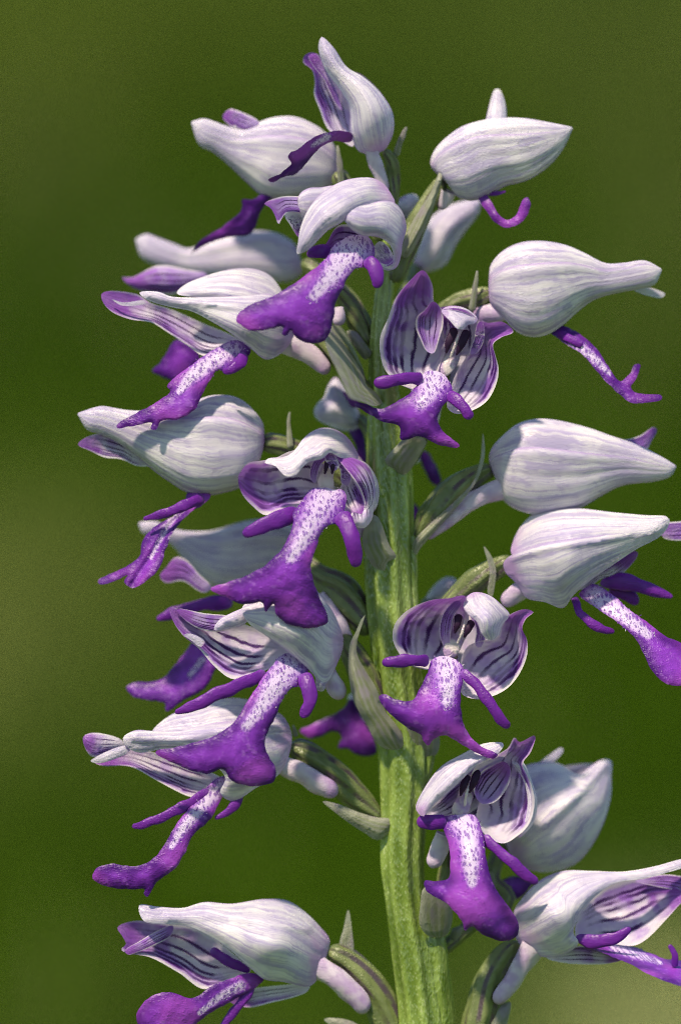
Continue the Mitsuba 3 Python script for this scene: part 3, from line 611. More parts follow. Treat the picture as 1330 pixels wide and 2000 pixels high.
f = Flower('right flower with a smooth swollen white hood drawn out to a blunt tip, thin purple lip hanging to the lower right')
f.sepal([(1230, 560), (1262, 560), (1285, 566), (1299, 574), (1292, 581), (1270, 578), (1245, 570)], [(1240, 562, -0.5), (1298, 576, -1)], axis=(1235, 562, 1298, 577))
f.hood((956, 565), [(957, 540), (960, 520), (980, 496), (1013, 479), (1055, 474), (1103, 481), (1140, 496), (1183, 516), (1221, 515), (1259, 511)], [(960, 592), (984, 619), (1012, 647), (1041, 656), (1069, 650), (1098, 631), (1126, 605), (1159, 582), (1197, 571), (1245, 562), (1278, 553)], (1291, 526),
       (0.5, 1.2), wide=0.7, seam=(30, 28, 25, 50))
f.lip([(1074, 646), (1093, 634), (1136, 655), (1169, 685), (1193, 723), (1212, 745), (1230, 730), (1240, 711), (1251, 712), (1245, 735), (1232, 755), (1242, 767), (1292, 773), (1291, 780), (1264, 786), (1235, 787), (1211, 771), (1174, 734), (1136, 692), (1098, 667)],
      [(1085, 648, 0.8), (1150, 695, 2.0), (1215, 750, 2.4), (1246, 715, 1.6), (1290, 776, 2.8)], white=[(1120, 668, 7), (1160, 700, 9), (1190, 730, 7)], puff=0.35, h=4)
f.arm((1088, 648, 0.6, 8), (1110, 660, 1.6, 9), (1138, 674, 2.0, 6))
f.spur((1000, 605, 0.4, 22), (975, 608, 0.2, 22), (948, 612, -0.4, 22), (925, 620, -0.8, 16))
f.ovary((962, 570, -0.3, 14), (930, 582, -0.9, 20), (890, 590, -1.2, 17), (850, 620, -1.2, 14), (790, 690, -0.6, 12))
thorn((921, 608, 0.3, 8), (926, 575, 0.5, 6), (930, 545, 0.6, 4), (932, 528, 0.6, 2))

f = Flower('left flower with a broad lilac-grey hood seen from the side and a forked lip trailing below it')
f.sepal([(152, 868), (172, 852), (208, 846), (237, 858), (269, 884), (300, 908), (269, 910), (237, 897), (204, 893), (178, 881)], [(155, 868, 1.4), (290, 900, 0)], dome=-0.3, axis=(300, 905, 152, 868), inner=True)
f.hood((514, 862), [(512, 830), (500, 812), (479, 791), (456, 779), (434, 776), (408, 778), (382, 787), (324, 803), (259, 805), (224, 800), (198, 796)], [(510, 885), (494, 922), (469, 951), (440, 960), (408, 965), (369, 960), (337, 941), (301, 915), (269, 889), (227, 860), (191, 844), (172, 838)], (153, 808),
       (0.4, 1.2), wide=0.7, seam=(24, 30, 40, 60))
f.lip([(369, 960), (360, 985), (335, 1010), (308, 1025), (290, 1040), (279, 1056), (272, 1086), (253, 1103), (191, 1135), (195, 1142), (227, 1134), (250, 1123), (242, 1136), (256, 1148), (285, 1136), (311, 1109), (324, 1070), (340, 1036), (369, 1003), (395, 986), (412, 966), (400, 955)],
      [(390, 965, 1.2), (330, 1040, 2.2), (270, 1110, 2.2), (195, 1138, 1.6)], puff=0.45, white=[(345, 1000, 5), (320, 1040, 6), (295, 1090, 5)], groove=([(385, 975), (330, 1030), (300, 1080), (260, 1140)], 7, -0.4))
f.arm((398, 970, 1.6, 10), (370, 983, 2.4, 11), (338, 997, 2.8, 11), (305, 1007, 2.8, 9), (280, 1014, 2.6, 5))
f.ovary((510, 862, -0.2, 16), (545, 868, -0.4, 20), (600, 890, -0.6, 20), (670, 940, -0.6, 18), (725, 1010, -0.2, 10))
thorn((567, 875, 0.6, 7), (565, 845, 0.6, 5), (564, 820, 0.6, 3.5), (566, 804, 0.6, 2))

f = Flower('blurred white hood pointing left behind the centre of the spike, above the middle front flower')
f.sepal([(639, 756), (655, 736), (670, 750), (682, 770), (702, 806), (706, 829), (688, 841), (662, 840), (637, 829), (618, 817), (613, 804), (620, 788), (634, 774)], -5, dome=1.8, axis=(700, 800, 614, 808))
f.lip([(668, 765), (690, 770), (702, 790), (692, 796), (676, 788)], -3.8, puff=0.3)
f.lip([(680, 838), (700, 826), (710, 850), (716, 892), (712, 915), (700, 905), (694, 870)], -5.2, puff=0.4)
f.ovary((700, 815, -5.2, 12), (720, 840, -3.5, 12), (745, 880, -1, 10))

f = Flower('blurred purple lip hanging behind the stem on its right side, below the facing right flower')
f.lip([(818, 880), (834, 882), (848, 905), (862, 940), (856, 950), (844, 945), (828, 915)], -7, puff=0.5)
f.lip([(790, 985), (805, 980), (820, 1000), (822, 1018), (804, 1026), (792, 1010)], -6.5, puff=0.5)
f.sepal([(760, 850), (800, 845), (825, 870), (820, 900), (780, 905)], -8, dome=1.2, axis=(760, 870, 825, 890))

f = Flower('middle front flower facing the viewer, bright white crest over a man-shaped violet lip with two drooping arms')
f.sepal([(465, 933), (473, 917), (485, 904), (514, 899), (540, 893), (570, 880), (610, 880), (640, 930), (640, 965), (606, 982), (589, 990), (552, 997), (517, 1006), (495, 990), (473, 965)],
        [(470, 930, 5.8), (550, 895, 4.8), (600, 890, 3.2), (630, 960, 2.6), (517, 1004, 5.6)], dome=-2.2, edge_fold=0.5, axis=(632, 965, 468, 925), inner=True, power=0.8)
f.petal([(606, 934), (610, 904), (638, 884), (644, 890), (628, 906), (620, 928), (616, 944)], [(610, 938, 3.0), (640, 886, 4.2)], axis=(612, 944, 640, 886), inner=True)
f.petal([(668, 946), (664, 918), (652, 892), (674, 897), (686, 922), (682, 946)], [(674, 944, 3.0), (660, 894, 4.0)], axis=(676, 946, 658, 893), inner=True)
f.sepal([(517, 904), (522, 896), (558, 891), (577, 877), (589, 860), (608, 843), (630, 835), (656, 839), (678, 853), (694, 876), (700, 894), (681, 896), (662, 893), (645, 884), (630, 896), (603, 903), (590, 914), (577, 928), (558, 930), (547, 920), (536, 909)],
        [(520, 900, 6.0), (560, 928, 6.8), (600, 900, 5.8), (630, 838, 2.6), (690, 890, 2.8), (643, 884, 5.2), (590, 862, 4)], dome=1.0, axis=(660, 845, 530, 915), edge_fold=0.2)
f.petal([(634, 890), (645, 882), (656, 892), (662, 912), (650, 920), (640, 908)], 4.4, axis=(650, 920, 645, 883), inner=True)
f.sepal([(658, 892), (684, 893), (713, 904), (729, 926), (735, 952), (730, 990), (726, 1015), (710, 1032), (692, 1025), (684, 1008), (690, 1000), (706, 1004), (712, 985), (706, 960), (690, 935), (672, 912)],
        [(660, 893, 4.2), (733, 950, 3.0), (705, 1030, 5.0), (700, 950, 5.2), (690, 1005, 5.0)], dome=0.8, axis=(705, 1030, 662, 893), inner=True, power=0.8)
f.sepal([(662, 960), (676, 936), (690, 934), (706, 958), (714, 985), (708, 1006), (692, 1012), (676, 1002)], [(670, 950, 3.0), (700, 1005, 4.4)], dome=-1.2, axis=(672, 950, 705, 1010), inner=True)
f.sepal([(684, 893), (713, 903), (732, 926), (740, 952), (736, 990), (722, 1005), (716, 960), (700, 920)], [(690, 895, 2.6), (735, 960, 2.6)], dome=0.8, axis=(725, 1000, 690, 893))
f.sepal([(540, 930), (590, 885), (650, 865), (700, 890), (722, 940), (705, 1010), (650, 1000), (570, 990)], -0.2, dome=-0.6, axis=(640, 1000, 640, 866), inner=True)
f.column((632, 962, 3.6, 14), (636, 944, 3.6, 20), (640, 925, 3.4, 17), (645, 898, 3.0, 16))
f.anther((634, 926, 4.4, 1.6), (637, 914, 4.5, 4.1), (640, 898, 4.2, 6))
f.anther((648, 926, 4.4, 1.6), (650, 914, 4.5, 4.1), (651, 898, 4.2, 6))
f.lip([(606, 956), (634, 952), (652, 956), (672, 958), (676, 980), (672, 1002), (660, 1022), (640, 1027), (627, 1043), (618, 1068), (608, 1103), (612, 1135), (627, 1173), (640, 1213), (627, 1223), (596, 1227), (564, 1220), (540, 1202), (535, 1180), (527, 1186), (519, 1196), (512, 1178), (473, 1180), (438, 1166), (412, 1150),
       (438, 1140), (485, 1122), (526, 1097), (552, 1068), (567, 1040), (573, 1020), (572, 1000), (590, 978)],
      [(640, 956, 4.6), (620, 1000, 6.6), (590, 1070, 8.2), (570, 1130, 8.6), (415, 1150, 7.6), (610, 1220, 7.2), (520, 1190, 7.8)], white=[(640, 962, 24), (618, 1000, 25), (590, 1055, 18), (568, 1090, 17)], puff=0.5)
f.arm((585, 1000, 6.2, 16), (560, 1010, 6.8, 16), (525, 1022, 7.2, 16), (495, 1036, 7.2, 16), (474, 1044, 7.0, 13))
f.arm((660, 1005, 6.2, 17), (676, 1025, 6.8, 17), (687, 1055, 7.2, 17), (694, 1090, 7.0, 16), (693, 1108, 6.8, 14))
f.spur((680, 990, 2.0, 16), (700, 1025, 2.0, 15), (706, 1050, 2.0, 12))
f.ovary((690, 960, 1.0, 18), (712, 1010, 0.8, 18), (735, 1070, 0.8, 14), (750, 1110, 0.6, 8))
bract([(726, 1005), (738, 1010), (747, 1028), (761, 1066), (774, 1088), (757, 1098), (750, 1116), (734, 1111), (716, 1087), (707, 1057), (712, 1030)], [(730, 1008, 2.8), (745, 1100, 1.8)], axis=(750, 1112, 728, 1005), dome=0.4)

f = Flower('blurred left flower behind the middle front one, its white hood cut by a purple arm')
f.hood((590, 1070), [(575, 1035), (545, 1020), (500, 1018), (456, 1028), (411, 1040), (350, 1038), (300, 1020)], [(580, 1110), (530, 1135), (450, 1150), (411, 1141), (376, 1109), (334, 1061), (300, 1046), (280, 1040)], (272, 1022), (-7, -6), wide=0.7, seam=(25, 30, 40, 60))
f.petal([(312, 1125), (325, 1108), (343, 1088), (363, 1093), (389, 1122), (414, 1148), (398, 1158), (356, 1135), (324, 1139)], -2.6, axis=(414, 1152, 315, 1120), inner=True)
f.arm((455, 1178, -3.0, 14), (420, 1178, -2.6, 14), (376, 1186, -2.4, 13), (335, 1198, -2.4, 12), (306, 1210, -2.4, 6))
f.lip([(246, 1341), (260, 1334), (308, 1330), (334, 1310), (359, 1276), (380, 1252), (425, 1240), (440, 1280), (420, 1310), (401, 1343), (359, 1368), (325, 1389), (321, 1373), (275, 1366), (254, 1356)], [(420, 1260, -3.5), (350, 1330, -2.8), (250, 1345, -2.8)], puff=0.5, white=[(395, 1290, 5), (370, 1320, 7)])
f.spur((624, 1160, -0.2, 10), (645, 1190, -0.2, 14), (668, 1225, 0, 15), (684, 1255, 0, 11))
f.ovary((590, 1090, -3.2, 14), (622, 1125, -2, 24), (660, 1150, -1.4, 34), (695, 1195, -0.8, 32), (720, 1240, -0.2, 16))

f = Flower('right flower with a pale side-on hood, a lilac petal tip rising behind it, above another hood')
f.petal([(1195, 858), (1225, 858), (1251, 850), (1276, 834), (1283, 839), (1272, 862), (1262, 878), (1235, 875)], [(1200, 862, -0.8), (1280, 838, -1.6)], axis=(1200, 866, 1280, 837), inner=True)
f.hood((960, 910), [(957, 898), (961, 880), (983, 854), (1012, 831), (1045, 822), (1090, 825), (1144, 837), (1194, 854), (1247, 872), (1293, 895)], [(966, 925), (978, 953), (987, 978), (1012, 994), (1045, 1002), (1090, 998), (1131, 989), (1173, 965), (1214, 946), (1276, 938), (1309, 928)], (1319, 911),
       (-0.3, 0.5), wide=0.7, seam=(26, 20, 12, 8))
f.spur((1010, 945, 0.4, 22), (980, 955, 0.2, 22), (945, 968, 0.2, 20), (905, 992, 0.2, 18), (865, 1025, 0.2, 14), (835, 1052, 0.1, 8))
f.ovary((964, 915, -0.5, 12), (930, 930, -0.6, 22), (890, 958, -0.5, 30), (846, 1006, -0.3, 26), (810, 1055, 0, 12))
bract([(943, 846), (947, 883), (935, 932), (903, 978), (863, 1023), (822, 1070), (812, 1084), (806, 1062), (842, 1021), (890, 977), (924, 940), (938, 895)], [(943, 846, 1.2), (900, 975, 1.2), (812, 1075, 1.0)], axis=(812, 1075, 943, 846), dome=0.4)

f = Flower('right flower with a creased white hood ending in a sharp lower corner, its long spotted lip reaching the frame edge')
f.petal([(1290, 1026), (1330, 1018), (1372, 1016), (1380, 1040), (1340, 1055), (1295, 1050)], [(1295, 1038, 0.6), (1375, 1030, 1.2)], axis=(1290, 1040, 1380, 1026), inner=True)
f.sepal([(1120, 1150), (1180, 1110), (1240, 1076), (1246, 1082), (1227, 1110), (1198, 1131), (1177, 1130), (1145, 1150)], [(1130, 1150, 0.8), (1240, 1080, 1)], axis=(1120, 1155, 1245, 1078), inner=True)
f.sepal([(999, 1082), (1001, 1060), (1006, 1046), (1024, 1019), (1049, 998), (1082, 991), (1136, 993), (1194, 1000), (1256, 1006), (1305, 1011), (1280, 1040), (1180, 1060), (1080, 1085)], [(1000, 1075, 0.6), (1080, 993, 0.4), (1300, 1012, 2.4), (1090, 1070, 3.6), (1180, 1050, 3.8)], dome=1.2, axis=(998, 1085, 1306, 1011))
f.sepal([(983, 1100), (990, 1090), (1001, 1083), (1053, 1063), (1111, 1053), (1173, 1046), (1256, 1034), (1307, 1013), (1306, 1026), (1290, 1047), (1243, 1073), (1194, 1106), (1152, 1135), (1119, 1164), (1100, 1188), (1066, 1177), (1028, 1168), (1012, 1143), (987, 1118)],
        [(985, 1100, 1.2), (1053, 1066, 4.4), (1180, 1050, 4.4), (1305, 1016, 2.8), (1098, 1186, 3.0), (1020, 1160, 1.6), (1180, 1110, 3.8), (1090, 1120, 4.6)], dome=0.8, axis=(984, 1105, 1306, 1014), groove=([(1003, 1088), (1060, 1070), (1173, 1053), (1280, 1030)], 8, 0.3))
f.sepal([(1005, 1060), (1060, 1010), (1150, 1005), (1290, 1018), (1230, 1075), (1140, 1140), (1060, 1160), (1010, 1120)], -1.6, dome=-1.6, axis=(1000, 1090, 1295, 1015), inner=True)
f.lip([(1130, 1160), (1145, 1148), (1160, 1140), (1194, 1160), (1227, 1189), (1268, 1218), (1305, 1246), (1330, 1256), (1366, 1290), (1362, 1320), (1335, 1337), (1305, 1338), (1277, 1314), (1260, 1284), (1243, 1251), (1214, 1222), (1173, 1193)],
      [(1145, 1155, 1.8), (1230, 1215, 4.0), (1300, 1290, 5.0), (1360, 1310, 4.8)], white=[(1160, 1162, 14), (1215, 1200, 16), (1265, 1240, 14)], puff=0.45)
f.arm((1122, 1166, 2.0, 8), (1130, 1192, 2.8, 8), (1152, 1215, 3.2, 9), (1178, 1230, 3.2, 9), (1200, 1235, 3.0, 5))
f.arm((1172, 1140, 1.2, 9), (1215, 1136, 1.2, 17), (1262, 1150, 1.2, 14), (1300, 1162, 1.2, 8), (1314, 1166, 1.2, 4))
f.arm((1190, 1150, 0.4, 12), (1230, 1166, 0.0, 13), (1246, 1180, 0, 7))
f.spur((1045, 1135, 1.0, 16), (1020, 1150, 0.6, 18), (1000, 1165, 0.2, 18), (982, 1182, 0, 13))
f.ovary((1000, 1092, 0.2, 14), (965, 1112, -0.4, 22), (930, 1135, -0.6, 24), (895, 1162, -0.8, 18), (830, 1220, -0.6, 14))
bract([(945, 1067), (958, 1083), (968, 1110), (966, 1145), (960, 1166), (953, 1160), (956, 1114)], [(946, 1068, 1), (960, 1160, 0.8)], axis=(960, 1164, 945, 1067))

f = Flower('blurred grey-white lobe showing behind the top of the lower right facing flower')
f.sepal([(830, 1175), (847, 1145), (872, 1127), (890, 1131), (892, 1146), (876, 1165), (850, 1180)], -6, dome=1.0, axis=(840, 1175, 890, 1130))
f.ovary((835, 1175, -6, 10), (820, 1200, -4, 10), (790, 1250, -1.5, 10))

f = Flower('lower left front flower with a grey drooping sepal and dark-nerved petals, lip and long arms hanging')
f.sepal([(331, 1187), (363, 1194), (410, 1200), (430, 1212), (472, 1218), (515, 1235), (565, 1268), (555, 1290), (540, 1300), (507, 1314), (456, 1327), (422, 1305), (388, 1267), (358, 1242), (338, 1213)],
        [(333, 1188, 4.6), (430, 1300, 4.4), (470, 1222, 2.6), (550, 1285, 3.0)], dome=-0.9, axis=(565, 1290, 332, 1190), inner=True)
f.petal([(345, 1190), (400, 1198), (450, 1204), (470, 1215), (440, 1232), (400, 1232), (370, 1218)], [(350, 1195, 4.8), (460, 1215, 4.2)], axis=(470, 1215, 345, 1192), inner=True)
f.sepal([(360, 1240), (374, 1238), (400, 1254), (392, 1264), (372, 1250)], 5.0, axis=(398, 1260, 360, 1240))
f.sepal([(418, 1230), (428, 1211), (450, 1198), (473, 1188), (510, 1170), (530, 1180), (490, 1200), (482, 1216), (458, 1226)], [(420, 1228, 5.6), (510, 1176, 4.2)], dome=0.4, axis=(520, 1176, 420, 1230))
f.sepal([(472, 1190), (490, 1170), (540, 1140), (600, 1140), (640, 1180), (660, 1215), (671, 1256), (655, 1305), (634, 1338), (622, 1332), (612, 1318), (586, 1293), (553, 1267), (515, 1239), (485, 1217)],
        [(474, 1192, 5.8), (600, 1145, 3.2), (668, 1255, 2.2), (632, 1334, 4.2), (560, 1270, 5.6), (600, 1220, 5.2)], dome=1.4, axis=(655, 1200, 474, 1192))
f.sepal([(617, 1322), (628, 1316), (636, 1334), (632, 1350), (621, 1349)], 3.8, dome=0.5, axis=(625, 1318, 627, 1350), th=0.4)
f.lip([(555, 1278), (572, 1276), (590, 1286), (602, 1302), (598, 1326), (584, 1340), (568, 1346), (548, 1373), (536, 1406), (519, 1440), (522, 1470), (539, 1503), (534, 1527), (490, 1536), (451, 1524), (436, 1504), (405, 1512), (359, 1500), (304, 1470), (338, 1461), (388, 1448), (422, 1436), (452, 1415), (477, 1381), (498, 1347), (523, 1310)],
      [(575, 1282, 4.2), (550, 1330, 6.0), (500, 1400, 7.2), (460, 1470, 7.6), (310, 1470, 6.6), (525, 1525, 6.6)], white=[(572, 1288, 24), (545, 1330, 21), (508, 1385, 16), (480, 1420, 15)], puff=0.5)
f.arm((520, 1316, 5.0, 12), (475, 1334, 6.0, 13), (420, 1358, 6.6, 13), (375, 1380, 6.6, 11), (342, 1393, 6.4, 6))
f.arm((588, 1318, 5.4, 15), (602, 1340, 6.0, 15), (606, 1368, 6.2, 15), (597, 1390, 6.2, 12), (588, 1402, 6.2, 7))
f.spur((632, 1285, 2.2, 16), (640, 1310, 2.4, 18), (654, 1340, 2.4, 21), (668, 1366, 2.4, 16))
f.ovary((668, 1240, 0.8, 14), (690, 1280, 0.8, 24), (715, 1330, 0.8, 26), (740, 1390, 0.8, 20), (760, 1440, 0.6, 10))
bract([(713, 1201), (706, 1224), (699, 1247), (697, 1276), (713, 1308), (735, 1345), (752, 1388), (772, 1414), (787, 1438), (787, 1460), (752, 1463), (731, 1445), (716, 1414), (700, 1389), (689, 1362), (682, 1328), (680, 1287), (684, 1256), (694, 1236), (704, 1213)],
      [(713, 1202, 3.0), (690, 1290, 3.0), (720, 1380, 2.8), (775, 1455, 1.8)], axis=(770, 1460, 708, 1205), dome=0.7)

f = Flower('blurred purple lip hanging behind the stem between the lower left flowers')
f.lip([(587, 1428), (610, 1416), (643, 1400), (668, 1387), (686, 1366), (700, 1391), (712, 1412), (728, 1440), (735, 1470), (718, 1478), (693, 1473), (680, 1463), (659, 1461), (668, 1441), (659, 1430), (646, 1430), (628, 1439), (605, 1442)], -5, puff=0.5)
f.sepal([(680, 1360), (720, 1350), (750, 1380), (740, 1420), (700, 1400)], -6, dome=1.2, axis=(750, 1400, 680, 1360))

f = Flower('lower right front flower facing the viewer, silvery lined cup with a thick white crest and narrow arms')
f.sepal([(908, 1164), (876, 1169), (848, 1171), (812, 1183), (785, 1201), (770, 1222), (767, 1249), (779, 1276), (798, 1298), (820, 1306), (848, 1308), (870, 1290), (900, 1260), (915, 1220), (914, 1185)],
        [(900, 1168, 4.6), (768, 1245, 4.4), (800, 1298, 4.6), (870, 1280, 2.8), (905, 1220, 2.2), (812, 1185, 4.5)], dome=-2.3, edge_fold=0.5, axis=(868, 1292, 880, 1166), inner=True, power=0.8)
f.petal([(868, 1264), (858, 1232), (866, 1198), (890, 1174), (902, 1178), (886, 1205), (880, 1238), (878, 1262)], [(870, 1262, 2.6), (895, 1176, 4.2)], axis=(872, 1264, 895, 1175), inner=True)
f.petal([(928, 1262), (930, 1232), (926, 1206), (940, 1216), (948, 1242), (940, 1264)], [(932, 1260, 2.8), (930, 1208, 3.8)], axis=(933, 1264, 928, 1206), inner=True)
f.sepal([(910, 1168), (922, 1158), (937, 1157), (960, 1165), (981, 1183), (996, 1202), (982, 1219), (973, 1243), (958, 1252), (942, 1241), (930, 1214), (914, 1200), (904, 1184)],
        [(930, 1158, 3.6), (995, 1202, 3.8), (955, 1250, 6.4), (910, 1185, 4.6), (950, 1205, 6.2)], dome=0.8, axis=(935, 1158, 957, 1252))
f.sepal([(1042, 1196), (1026, 1190), (1000, 1198), (985, 1210), (968, 1246), (940, 1252), (915, 1262), (900, 1290), (898, 1330), (902, 1356), (930, 1366), (960, 1361), (993, 1343), (1017, 1312), (1030, 1276), (1029, 1249), (1020, 1228), (1028, 1208)],
        [(1040, 1196, 4.8), (985, 1208, 3.6), (910, 1355, 4.0), (1028, 1260, 4.4), (990, 1342, 4.4), (910, 1270, 2.2)], dome=-2.3, edge_fold=0.5, flip=True, axis=(902, 1335, 1030, 1200), inner=True, power=0.8)
f.sepal([(850, 1178), (920, 1164), (985, 1190), (1004, 1220), (985, 1270), (940, 1330), (880, 1315), (820, 1295), (800, 1240)], -0.2, dome=-0.6, axis=(890, 1320, 915, 1165), inner=True)
f.column((876, 1286, 3.2, 14), (882, 1266, 3.2, 18), (892, 1246, 2.8, 17), (906, 1212, 2.2, 22), (908, 1198, 2.2, 14))
f.anther((888, 1238, 3.6, 1.6), (893, 1220, 3.8, 6.56), (897, 1200, 3.4, 8))
f.anther((906, 1246, 3.6, 1.6), (914, 1230, 3.8, 6.56), (922, 1212, 3.4, 8))
f.column((893, 1258, 4.0, 3), (902, 1236, 4.4, 2.8), (908, 1212, 4.2, 2))
f.lip([(842, 1291), (860, 1282), (885, 1286), (903, 1300), (908, 1318), (901, 1345), (901, 1391), (912, 1430), (938, 1457), (972, 1475), (963, 1482), (932, 1472), (896, 1451), (867, 1437), (848, 1445), (836, 1456), (827, 1448), (823, 1437), (794, 1421), (761, 1394), (739, 1362), (749, 1356), (779, 1369), (808, 1366), (821, 1343), (834, 1316)],
      [(870, 1286, 3.8), (865, 1340, 5.6), (850, 1400, 6.0), (740, 1360, 4.6), (970, 1478, 5.6), (836, 1450, 5.0)], white=[(874, 1290, 22), (876, 1330, 19), (874, 1372, 18)], puff=0.42)
f.arm((838, 1292, 4.4, 12), (815, 1290, 5.0, 12), (780, 1292, 5.2, 13), (746, 1295, 5.0, 12))
f.arm((900, 1312, 4.8, 10), (928, 1336, 5.4, 11), (955, 1372, 5.8, 11), (978, 1404, 5.8, 12), (994, 1422, 5.6, 9))
f.ovary((880, 1270, 1.6, 16), (866, 1330, 0.4, 18), (846, 1400, 0.2, 18), (826, 1450, 0.4, 14))
bract([(800, 1400), (838, 1404), (858, 1438), (852, 1474), (815, 1480), (797, 1452)], [(805, 1405, 2.0), (850, 1405, 1.6), (825, 1478, 0.7)], axis=(825, 1480, 820, 1402), dome=0.3)

f = Flower('lower left flower with a blunt lilac hood tip, a thin forked lip below and a stout pale spur')
f.sepal([(162, 1441), (178, 1432), (235, 1444), (246, 1458), (207, 1473), (178, 1478)], [(165, 1442, 2.6), (240, 1452, 1.8)], dome=0.3, axis=(246, 1456, 163, 1440), inner=True)
f.sepal([(180, 1486), (200, 1474), (245, 1462), (300, 1470), (345, 1484), (415, 1510), (440, 1530), (400, 1560), (368, 1556), (306, 1525), (254, 1498), (197, 1496)], [(182, 1488, 2.6), (430, 1530, 1.0), (310, 1520, 2)], dome=-0.7, axis=(440, 1535, 180, 1488), inner=True)
f.sepal([(177, 1487), (245, 1457), (254, 1466), (197, 1491)], 3.2, axis=(250, 1460, 178, 1488), th=0.4)
f.sepal([(297, 1432), (335, 1396), (387, 1382), (434, 1365), (481, 1366), (530, 1384), (560, 1410), (540, 1440), (450, 1435), (350, 1440)], [(300, 1432, 2.0), (440, 1367, 0.6), (550, 1410, 0.6), (430, 1425, 2.4)], dome=0.8, axis=(560, 1415, 297, 1434))
f.sepal([(240, 1442), (264, 1427), (297, 1428), (350, 1428), (420, 1412), (480, 1406), (530, 1395), (556, 1405), (570, 1436), (564, 1477), (545, 1513), (500, 1540), (455, 1566), (430, 1550), (440, 1520), (410, 1488), (370, 1468), (316, 1464), (273, 1471), (250, 1461)],
        [(242, 1444, 3.6), (350, 1440, 3.2), (500, 1405, 2.4), (568, 1440, 1.0), (455, 1560, 2.8), (400, 1470, 3.6), (490, 1470, 3.8)], dome=1.0, axis=(570, 1440, 240, 1443), groove=([(262, 1438), (340, 1445), (440, 1425), (540, 1415)], 10, 0.4))
f.lip([(425, 1520), (453, 1518), (448, 1540), (434, 1557), (415, 1595), (377, 1633), (359, 1671), (344, 1696), (306, 1724), (288, 1754), (280, 1747), (282, 1738), (245, 1738), (197, 1728), (181, 1716), (188, 1697), (212, 1689), (278, 1690), (306, 1671), (325, 1643), (349, 1605), (387, 1557), (405, 1538)],
      [(435, 1525, 2.0), (380, 1600, 3.8), (320, 1690, 4.6), (190, 1708, 4.2), (288, 1750, 4.2)], white=[(432, 1535, 11), (395, 1575, 11), (350, 1630, 11), (335, 1655, 8)], puff=0.4, h=4)
f.arm((410, 1545, 2.6, 10), (370, 1570, 3.4, 10), (320, 1595, 3.8, 10), (280, 1611, 3.8, 9), (258, 1616, 3.6, 5))
f.arm((466, 1530, 2.2, 11), (466, 1558, 2.6, 10), (448, 1584, 2.8, 8), (420, 1600, 2.8, 5))
f.spur((535, 1488, 1.0, 20), (560, 1500, 1.1, 22), (590, 1510, 1.2, 23), (630, 1534, 1.2, 23), (658, 1554, 1.2, 18))
f.ovary((566, 1455, 0.2, 16), (600, 1474, 0.0, 26), (650, 1512, 0, 30), (700, 1560, 0, 24), (745, 1600, 0.2, 10))
bract([(630, 1566), (660, 1571), (700, 1587), (735, 1597), (762, 1601), (764, 1618), (738, 1642), (712, 1628), (680, 1607), (655, 1588)], [(645, 1572, 1.4), (755, 1615, 1.2)], axis=(758, 1618, 640, 1570), dome=0.4)
thorn((578, 1440, 0.4, 6), (575, 1426, 0.5, 4), (572, 1416, 0.5, 2))

f = Flower('blurred back flower at lower right, a big plain white hood with an upturned point')
f.sepal([(1055, 1490), (1075, 1474), (1096, 1461), (1100, 1466), (1078, 1490)], -4.5, axis=(1055, 1490, 1099, 1462))
f.sepal([(1000, 1510), (1040, 1492), (1086, 1490), (1130, 1513), (1150, 1500), (1174, 1485), (1193, 1486), (1194, 1520), (1193, 1558), (1171, 1627), (1130, 1684), (1090, 1702), (1045, 1703), (1008, 1686), (985, 1640), (970, 1570)],
        [(1000, 1530, -3.4), (1190, 1488, -4.8), (1090, 1700, -3.6), (1130, 1560, -3.0)], dome=2.4, axis=(975, 1640, 1190, 1488), groove=([(1180, 1495), (1120, 1560), (1030, 1640)], 10, 0.5))
f.sepal([(1000, 1515), (1080, 1500), (1180, 1500), (1165, 1620), (1090, 1695), (1010, 1670)], -6, dome=-1.5, axis=(975, 1640, 1190, 1488))
f.lip([(962, 1734), (980, 1722), (1000, 1712), (1038, 1722), (1022, 1750), (1008, 1758), (980, 1738)], -4, puff=0.4)
f.ovary((985, 1640, -4.5, 16), (960, 1720, -3.5, 18), (985, 1757, -3, 22), (930, 1800, -2, 16), (860, 1860, -0.8, 12))

f = Flower('lowest facing flower right of the stem, its left sepal closed in shade and a wide violet lip below')
f.sepal([(812, 1580), (830, 1538), (862, 1497), (903, 1473), (944, 1453), (984, 1453), (966, 1480), (928, 1500), (898, 1528), (872, 1552), (850, 1570), (834, 1588), (826, 1596)], [(815, 1580, 4.4), (940, 1455, 3.2), (900, 1525, 5.2), (980, 1456, 3.8)], dome=1.0, axis=(826, 1594, 984, 1453))
f.sepal([(832, 1592), (850, 1568), (890, 1530), (940, 1495), (960, 1520), (930, 1580), (880, 1598)], 2.4, dome=-1.4, axis=(880, 1598, 945, 1500), inner=True)
f.sepal([(922, 1508), (940, 1490), (966, 1477), (992, 1461), (1005, 1440), (1014, 1450), (1045, 1437), (1037, 1469), (1021, 1493), (1037, 1530), (1044, 1570), (1033, 1611), (1010, 1634), (984, 1648), (955, 1638), (936, 1615), (930, 1595), (936, 1562), (924, 1538)],
        [(1043, 1438, 4.8), (930, 1505, 4.2), (1040, 1570, 4.2), (984, 1646, 4.6), (935, 1600, 2.6), (930, 1545, 2.2)], dome=-2.3, edge_fold=0.5, flip=True, axis=(938, 1615, 1035, 1445), inner=True, power=0.8)
f.petal([(925, 1545), (934, 1515), (955, 1498), (985, 1488), (998, 1505), (990, 1540), (965, 1568), (940, 1570)], [(985, 1490, 4.2), (930, 1560, 3.0)], dome=-0.8, axis=(930, 1570, 985, 1490), inner=True)
